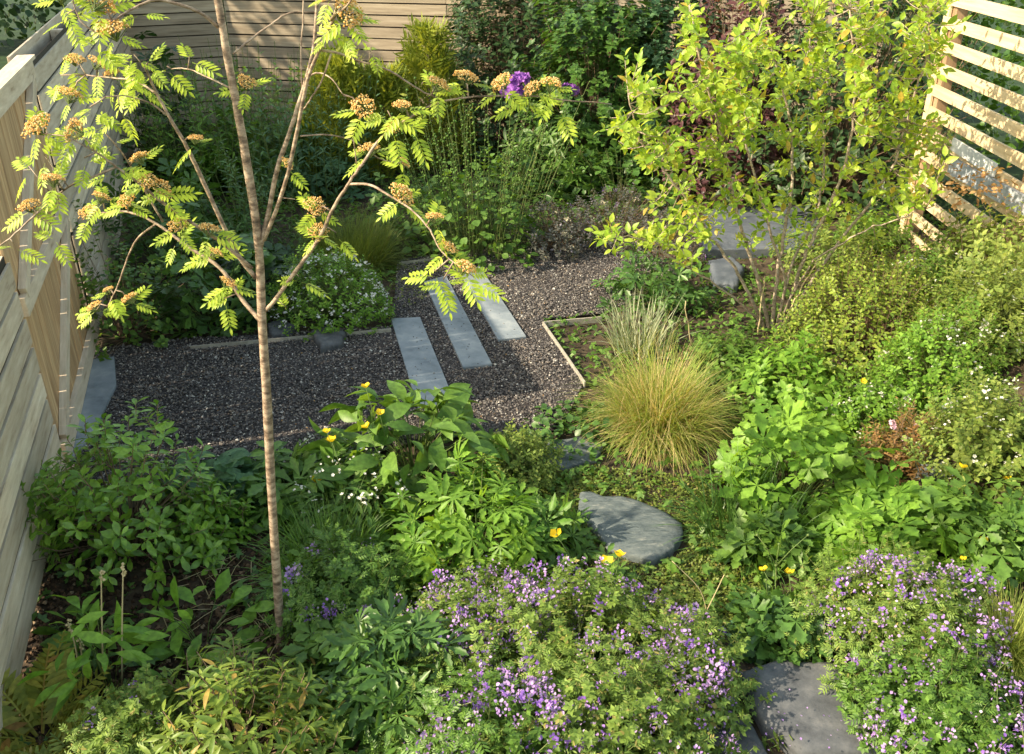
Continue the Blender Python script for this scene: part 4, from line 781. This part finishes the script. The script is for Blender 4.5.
# ================= right bank
plant('large_leaf_cranesbill', 795, 500, 165, 84, 'bright green clump of big lobed leaves right of the golden tussock', 'plant', 'right', fclump('palm5', .125, 220, low=.0, lump=.3, flat=.4), [LM['bright'], S])
plant('large_leaf_cranesbill', 882, 562, 150, 72, 'bright starry lobed leaves above the right purple flowers', 'plant', 'right', fclump('palm7', .125, 190, low=.0, lump=.3, flat=.4), [LM['bright'], S])
plant('large_leaf_cranesbill', 975, 560, 130, 70, 'lobed green leaves at the right edge under two yellow flowers', 'plant', 'right', fclump('palm5', .115, 170, low=.0, lump=.3), [LM['mid'], S])
plant('large_leaf_cranesbill', 770, 560, 90, 42, 'darker lobed leaves in front of the big bright clump', 'plant', 'right', fclump('palm5', .12, 80, low=.0, lump=.25), [LM['mid'], S])
for px, py, ww, hh, n, lab, m_ in [(935, 400, 120, 70, 360, 'airy green mass with tiny white flowers below the spirea shrub', 'bright'), (985, 350, 120, 80, 360, 'airy yellow green mass with white specks by the plant pot', 'lime'), (985, 470, 130, 80, 380, 'airy yellow green plant with white specks at the right edge', 'lime'), (870, 430, 90, 44, 200, 'low leafy plant with one yellow flower left of the red plumes', 'bright'), (925, 320, 100, 66, 260, 'green leafy mass above the white specked plants', 'mid')]:
    ap, R, H = plant('airy_perennial', px, py, ww, hh, lab, 'plant', 'right', both(fshoot('small', .05, n, per=9, slen=.15, shell=.5, lump=.3), fclump('palm3', .07, n // 3, low=.0)), [LM[m_], S])
    rng = rg(); add_flowers(ap, WHITE2, spread_tops(rng, 60, R, H, .05) + [0, 0, .03], rng=rng, smin=.5, smax=.95)
    if px == 870: add_flowers(ap, POPPY, [local(ap, 863, 382, ap.location[1] - .1)], tilt=.3)
    if py == 470: add_flowers(ap, POPPY, [local(ap, 962, 468, ap.location[1] - .3), local(ap, 1007, 480, ap.location[1] - .3)], tilt=.3, smin=.9, smax=1)
yp, R, H = plant('buttercup_plant', 975, 590, 50, 30, 'tall thin buttercup with yellow flowers above the fine grass', 'plant', 'right', fclump('anem', .07, 40, low=.0), [LM['mid'], S]); add_flowers(yp, POPPY, [local(yp, 984, 542), local(yp, 963, 560)], tilt=.3, smin=.8, smax=1)
a1, R, H = plant('astilbe_plant', 897, 470, 58, 46, 'rusty red tinted leaves and plumes in the middle of the bank', 'plant', 'right', fshoot('lance', .06, 150, per=9, slen=.16, lump=.4), [LM['red'], m_twig])
add_flowers(a1, PINK, [local(a1, 893, 425), local(a1, 918, 424), local(a1, 905, 438)], smin=.6, smax=.9)
plant('honeysuckle_vine', 1000, 285, 130, 56, 'sunlit vine sprawling over the foot of the slatted fence', 'climber', 'right', fshoot('ovate', .075, 330, per=8, slen=.22, lump=.35, lean=.9), [LM['lime'], m_twig])
plant('honeysuckle_vine', 940, 292, 90, 34, 'lower green vine stems in front of the bottom slats', 'climber', 'right', fshoot('ovate', .07, 120, per=7, slen=.2, lump=.4, lean=.9), [LM['bright'], m_twig])
vp = at(975, 188, 7.0); dv = empty('dry_vine', vp, 'dry tan clump of withered vine leaves hanging on the pale slats', 'climber', GRP['right']); rng = rg(); mb = MB(); petiole_clump(mb, rng, 170, .3, .22, 'ovate', .05, stem=False, low=-.6, shell=.2); mb.build('foliage', [LM['dead'], m_twig], dv)
vp = at(940, 150, 8.5); dv = empty('dry_vine', vp, 'dry vine tuft at the left end of the slatted fence beside the tree crown', 'climber', GRP['right']); rng = rg(); mb = MB(); petiole_clump(mb, rng, 150, .26, .34, 'ovate', .06, low=-.6, shell=.2); mb.build('foliage', [LM['lime'], m_twig], dv)
plant('feather_grass', 1005, 655, 110, 40, 'soft fine grass at the right edge beside the grey rock', 'grass', 'right', lambda mb, rng, R, H: blades(mb, rng, 2200, R, H * 1.25, .004, 0, 1.3, .9, 5, .35), [LM['tuss'], S])
# ================= foreground
def vetchy(mb, rng, R, H, n=520, size=.11):
    shoot_shrub(mb, rng, n, R, H * .92, 'small3', size * .42, per=7, slen=.13, shell=.55, lump=.35, lean=.5, tipup=.5)
    shoot_shrub(mb, rng, int(n * .6), R, H * .92, 'vetch', size * .62, per=6, slen=.13, shell=.55, lump=.35, lean=.5, tipup=.5)
for px, py, ww, hh, n, nf, lab, m_, fz in [
    (575, 712, 310, 70, 560, 100, 'largest clump of lilac purple vetch flowers at the bottom centre', 'vetch', .15),
    (480, 655, 165, 50, 230, 80, 'dense purple vetch flowers below the cut leaved masterwort', 'vetch', .15),
    (680, 692, 105, 46, 190, 40, 'purple vetch flowers left of the dark stone slab', 'vetch', .15),
    (495, 772, 200, 56, 330, 95, 'purple vetch spilling out of the bottom edge, left of centre', 'mid', .2),
    (900, 655, 175, 68, 400, 90, 'purple flowered vetch clump right of the dark stone slab', 'vetch', .15),
    (935, 738, 170, 48, 300, 46, 'low green vetch with few purple flowers in the bottom right corner', 'mid', .15),
    (350, 615, 130, 50, 170, 22, 'green leafy vetch with few flowers just right of the rowan trunk', 'mid', .3)]:
    vp_, R, H = plant('vetch_plant', px, py, ww, hh, lab, 'plant', 'purple flowered vetch in the foreground', lambda mb, rng, R, H, n=n: vetchy(mb, rng, R, H, n), [LM[m_], S])
    rng = rg(); pts = spread_tops(rng, 900, R * 1.03, H * 1.0, .02, .22) + [0, 0, .085]; cc = pts[rng.choice(900, max(4, nf // 3), replace=False)]
    dd = np.linalg.norm(pts[:, None] - cc[None], axis=2).min(1); pts = pts[np.argsort(dd + rng.exponential(.6, 900))][:nf * 3]; rng.shuffle(pts)
    mbs = MB(); ex = pts[nf:]; m_ = len(ex); ex = np.repeat(ex, 5, 0) + rng.normal(0, .018, (m_ * 5, 3)) - [0, 0, .02]; mbs.inst(leaf(3, .95, .55, -.15, -.45), ex, rng.normal(0, 1, ex.shape) * [1, 1, .4] + [0, 0, .5], rng.normal(0, .5, ex.shape) + [0, -.3, .5], rng.uniform(.010, .016, len(ex)), 0, True)
    mbs.build('small_flowers', [m_lilac2], vp_)['kind'] = 'stuff'; pts = pts[:nf]; add_flowers(vp_, VETCH, pts, rng=rng, smin=.85, smax=1.45, tilt=.45)
plant('anemone_plant', 400, 700, 170, 62, 'dark cut leaved plant filling the shade right of the rowan base', 'plant', 'front', fclump('aco', .13, 190, low=.0, flat=.5), [LM['dark'], S])
plant('anemone_plant', 350, 672, 90, 42, 'dark leafy plant at the foot of the rowan trunk', 'plant', 'front', fclump('palm5', .10, 100, low=.0), [LM['mid'], S])
plant('grassy_plant', 330, 575, 120, 48, 'grassy green foliage right of the rowan trunk', 'plant', 'front', lambda mb, rng, R, H: (blades(mb, rng, 500, R, H * 1.2, .009, 0, 1.0, .7, 4, .7), petiole_clump(mb, rng, 150, R, H * .7, 'anem', .09, mat=0)), [LM['mid'], S])
plant('rhododendron_bush', 128, 545, 190, 112, 'glossy leaved young rhododendron in front of the brown gate', 'shrub', 'front', fshoot('obov', .098, 210, per=8, slen=.10, lump=.35, tipup=.5), [LM['gloss'], m_twig])
plant('rhododendron_bush', 60, 520, 80, 56, 'small glossy leaved shoots of a low rhododendron against the left fence', 'shrub', 'front', fshoot('obov', .10, 40, per=7, slen=.08, lump=.3, tipup=.45), [LM['gloss'], m_twig])
plant('rhododendron_bush', 212, 540, 80, 46, 'low dark glossy shrub between the rhododendron and the rowan trunk', 'shrub', 'front', fshoot('obov', .085, 90, per=7, slen=.08, lump=.3, tipup=.4), [LM['gloss'], m_twig])
dk, R, H = plant('dock_plant', 108, 690, 90, 78, 'upright dock plant with broad pale green leaves and straw stems', 'plant', 'front', fclump('dock', .135, 62, low=.35, flat=.0, shell=.3, lump=.2), [LM['bright'], S])
for q in [[(104, 690), (102, 630), (101, 572)], [(122, 690), (122, 630), (123, 567)], [(80, 690), (76, 650), (68, 622)], [(84, 690), (82, 660), (80, 640)]]:
    mb = MB(); c = [local(dk, *u) for u in q]; mb.tube(c, [.005, .003], 5, seg=4); e = c[-1]; rng = rg(); mb.inst(T['blob'], e + rng.normal(0, .006, (8, 3)) + np.outer(np.linspace(-.05, .01, 8), [0, 0, 1]), [0, 0, 1], [1, 0, 0], .009, 0); mb.build('seed_stalk', m_strawstem, dk)
plant('primula_plant', 203, 648, 92, 42, 'rosette of blunt pale green leaves on the bare soil left of the rowan', 'plant', 'front', fclump('obov', .14, 46, low=.1, flat=.3, shell=.25), [LM['bright'], S])
plant('primula_plant', 88, 640, 44, 24, 'small leafy rosette on the soil by the left fence foot', 'plant', 'front', fclump('obov', .12, 26, low=.1, flat=.3, shell=.25), [LM['mid'], S])
def fern(mb, rng, R, H):
    n = 15; a = np.arange(n) * 2 * np.pi / n + rng.normal(0, .2, n); d = np.stack([np.cos(a) * .8, np.sin(a) * .8, np.full(n, .75)], 1) + rng.normal(0, .1, (n, 3)); mb.inst(T['frond'], np.zeros((n, 3)) + d * .03, d, np.array([0, 0, 1.]) - d * .2, R * 1.25 * rng.uniform(.8, 1.15, n), 0, True)
plant('fern', 42, 742, 165, 60, 'bronze tinged fern in the bottom left corner', 'fern', 'front', fern, [LM['fern'], S])
plant('fern', 105, 790, 130, 50, 'darker arching fern frond at the bottom left, beside the bronze one', 'fern', 'front', fern, [LM['olive'], S])
plant('yellow_shrub', 240, 772, 210, 76, 'yellow green pointed leaved shrub at the bottom left of centre', 'shrub', 'front', fshoot('lance', .105, 210, per=9, slen=.10, lump=.3, tipup=.4), [LM['lemon2'], m_twig])
plant('yellow_shrub', 300, 716, 60, 38, 'small yellow green shoots right at the rowan foot', 'shrub', 'front', fshoot('lance', .10, 36, per=8, slen=.10, lump=.3, tipup=.4), [LM['lemon2'], m_twig])
vs2, R, H = plant('vetch_plant', 140, 750, 100, 46, 'sparse purple vetch between fern and yellow green shrub', 'plant', 'purple flowered vetch in the foreground', lambda mb, rng, R, H: vetchy(mb, rng, R, H, 120, .11), [LM['vetch'], S])
rng = rg(); add_flowers(vs2, VETCH, spread_tops(rng, 12, R, H, .2) + [0, 0, .04], rng=rng, smin=.6, smax=.9)
gl, R, H = plant('cranesbill_plant', 778, 640, 100, 30, 'dark green lobed leaves above the dark stone slab', 'plant', 'front', fclump('palm5', .10, 130, low=.0), [LM['dark'], S])
plant('grass_tuft', 745, 535, 100, 40, 'dark grassy tufts right of the large stepping stone', 'grass', 'mid', lambda mb, rng, R, H: blades(mb, rng, 380, R, H * 1.5, .009, 0, 1.2, .7, 4, .9), [LM['dark'], S])
STONES = [np.array([G(x, y)[:2] for x, y in q]) for q in ([(576, 498), (615, 496), (657, 510), (685, 532), (688, 552), (655, 570), (618, 560), (600, 534)], [(535, 447), (580, 437), (608, 447), (600, 465), (560, 474), (537, 470)], [(690, 690), (830, 670), (880, 700), (890, 775), (700, 775)])]
# ================= ground cover, moss, mulch
def scatter(name, label, polypx, n, tpl, size, mat, hz=.03, excl=True, up=.5):
    rng = rg(); poly = np.array([G(x, y)[:2] for x, y in polypx]); lo, hi = poly.min(0), poly.max(0); P = rng.uniform(lo, hi, (n * 4, 2)); P = P[inside(P, poly)]
    if excl: P = P[~inside(P, gp2)]
    K = np.sin(P[:, 0] * 3.1 + 1) * np.sin(P[:, 1] * 2.7) + .6 * np.sin(P[:, 0] * 7 + P[:, 1] * 5); P = P[rng.random(len(P)) < np.clip(.65 + .35 * K, .08, 1)]
    for sp in STONES: P = P[~inside(P, sp)]
    P = P[:n]; m = len(P)
    z = gz(P[:, 0], P[:, 1]) + rng.uniform(.003, hz, m); mb = MB(); mb.inst(T[tpl], np.column_stack([P, z]), rng.normal(0, 1, (m, 3)) * [1, 1, up], rng.normal(0, .4, (m, 3)) + [0, 0, 1], size * rng.uniform(.5, 1.3, m), 0, tpl not in ('blob',))
    return tag(mb.build(name, mat), label, kind='stuff')
scatter('ground_cover', 'small mixed leaves covering the soil of the beds', [(150, 110), (900, 110), (1060, 260), (1400, 560), (1400, 900), (300, 900), (290, 540), (60, 470), (100, 300)], 36000, 'small3', .045, LM['mid'], .07)
scatter('ground_cover', 'low weeds on the soil in the lower left bed', [(20, 600), (60, 480), (260, 500), (300, 700), (200, 790), (-20, 790)], 420, 'small3', .05, LM['dark'], .05)
scatter('moss', 'yellow green moss around the stepping stones', [(520, 470), (600, 468), (700, 480), (780, 560), (760, 640), (640, 600), (560, 600), (520, 520)], 16000, 'small', .022, LM['olive'], .03)
m_bark3 = islandmat('bark_chip', [(0, (.02, .013, .009)), (.6, (.06, .036, .022)), (.9, (.12, .075, .045)), (1, (.24, .18, .12))], .9, .2)
scatter('fallen_leaves', 'small dry leaves and twigs fallen on the gravel', [(100, 352), (392, 330), (480, 256), (640, 250), (600, 316), (543, 324), (580, 384), (500, 436), (300, 450), (110, 440)], 260, 'ovate', .022, LM['dead'], .045, False)
scatter('weeds', 'tiny green weeds seeded in the gravel edge by the white flowers', [(392, 262), (440, 258), (445, 290), (400, 315), (385, 330)], 420, 'small3', .022, LM['olive'], .05, False)
scatter('bark_mulch', 'dark bark chips on the bare soil of the lower left bed', [(10, 620), (50, 500), (280, 520), (330, 700), (200, 790), (-20, 790)], 7000, 'blob', .016, m_bark3, .015, up=.3)
rng = rg(); mb = MB()
for k in range(46):
    p = G(rng.uniform(150, 275), rng.uniform(545, 660)); a = rng.uniform(0, 3.14); L = rng.uniform(.05, .16); d = np.array([math.cos(a), math.sin(a), 0]) * L; mb.tube([p - d + [0, 0, .02], p + [0, 0, .03 + .02 * rng.random()], p + d + [0, 0, .02]], [.0025, .002], 4)
tag(mb.build('dry_stalks', m_strawstem), 'dry straw coloured stalks lying on the soil left of the rowan', kind='stuff')
rng = rg(); mb = MB(); P = np.array([_G0(rng.uniform(750, 860), rng.uniform(690, 752), .125) for _ in range(26)])
mb.inst(petal, P, rng.normal(0, 1, (26, 3)) * [1, 1, .05], np.array([0, 0, 1.]) + rng.normal(0, .15, (26, 3)), rng.uniform(.008, .014, 26), 0, True)
tag(mb.build('fallen_petals', m_lilac2), 'lilac petals fallen on the thick dark stone slab', kind='stuff')
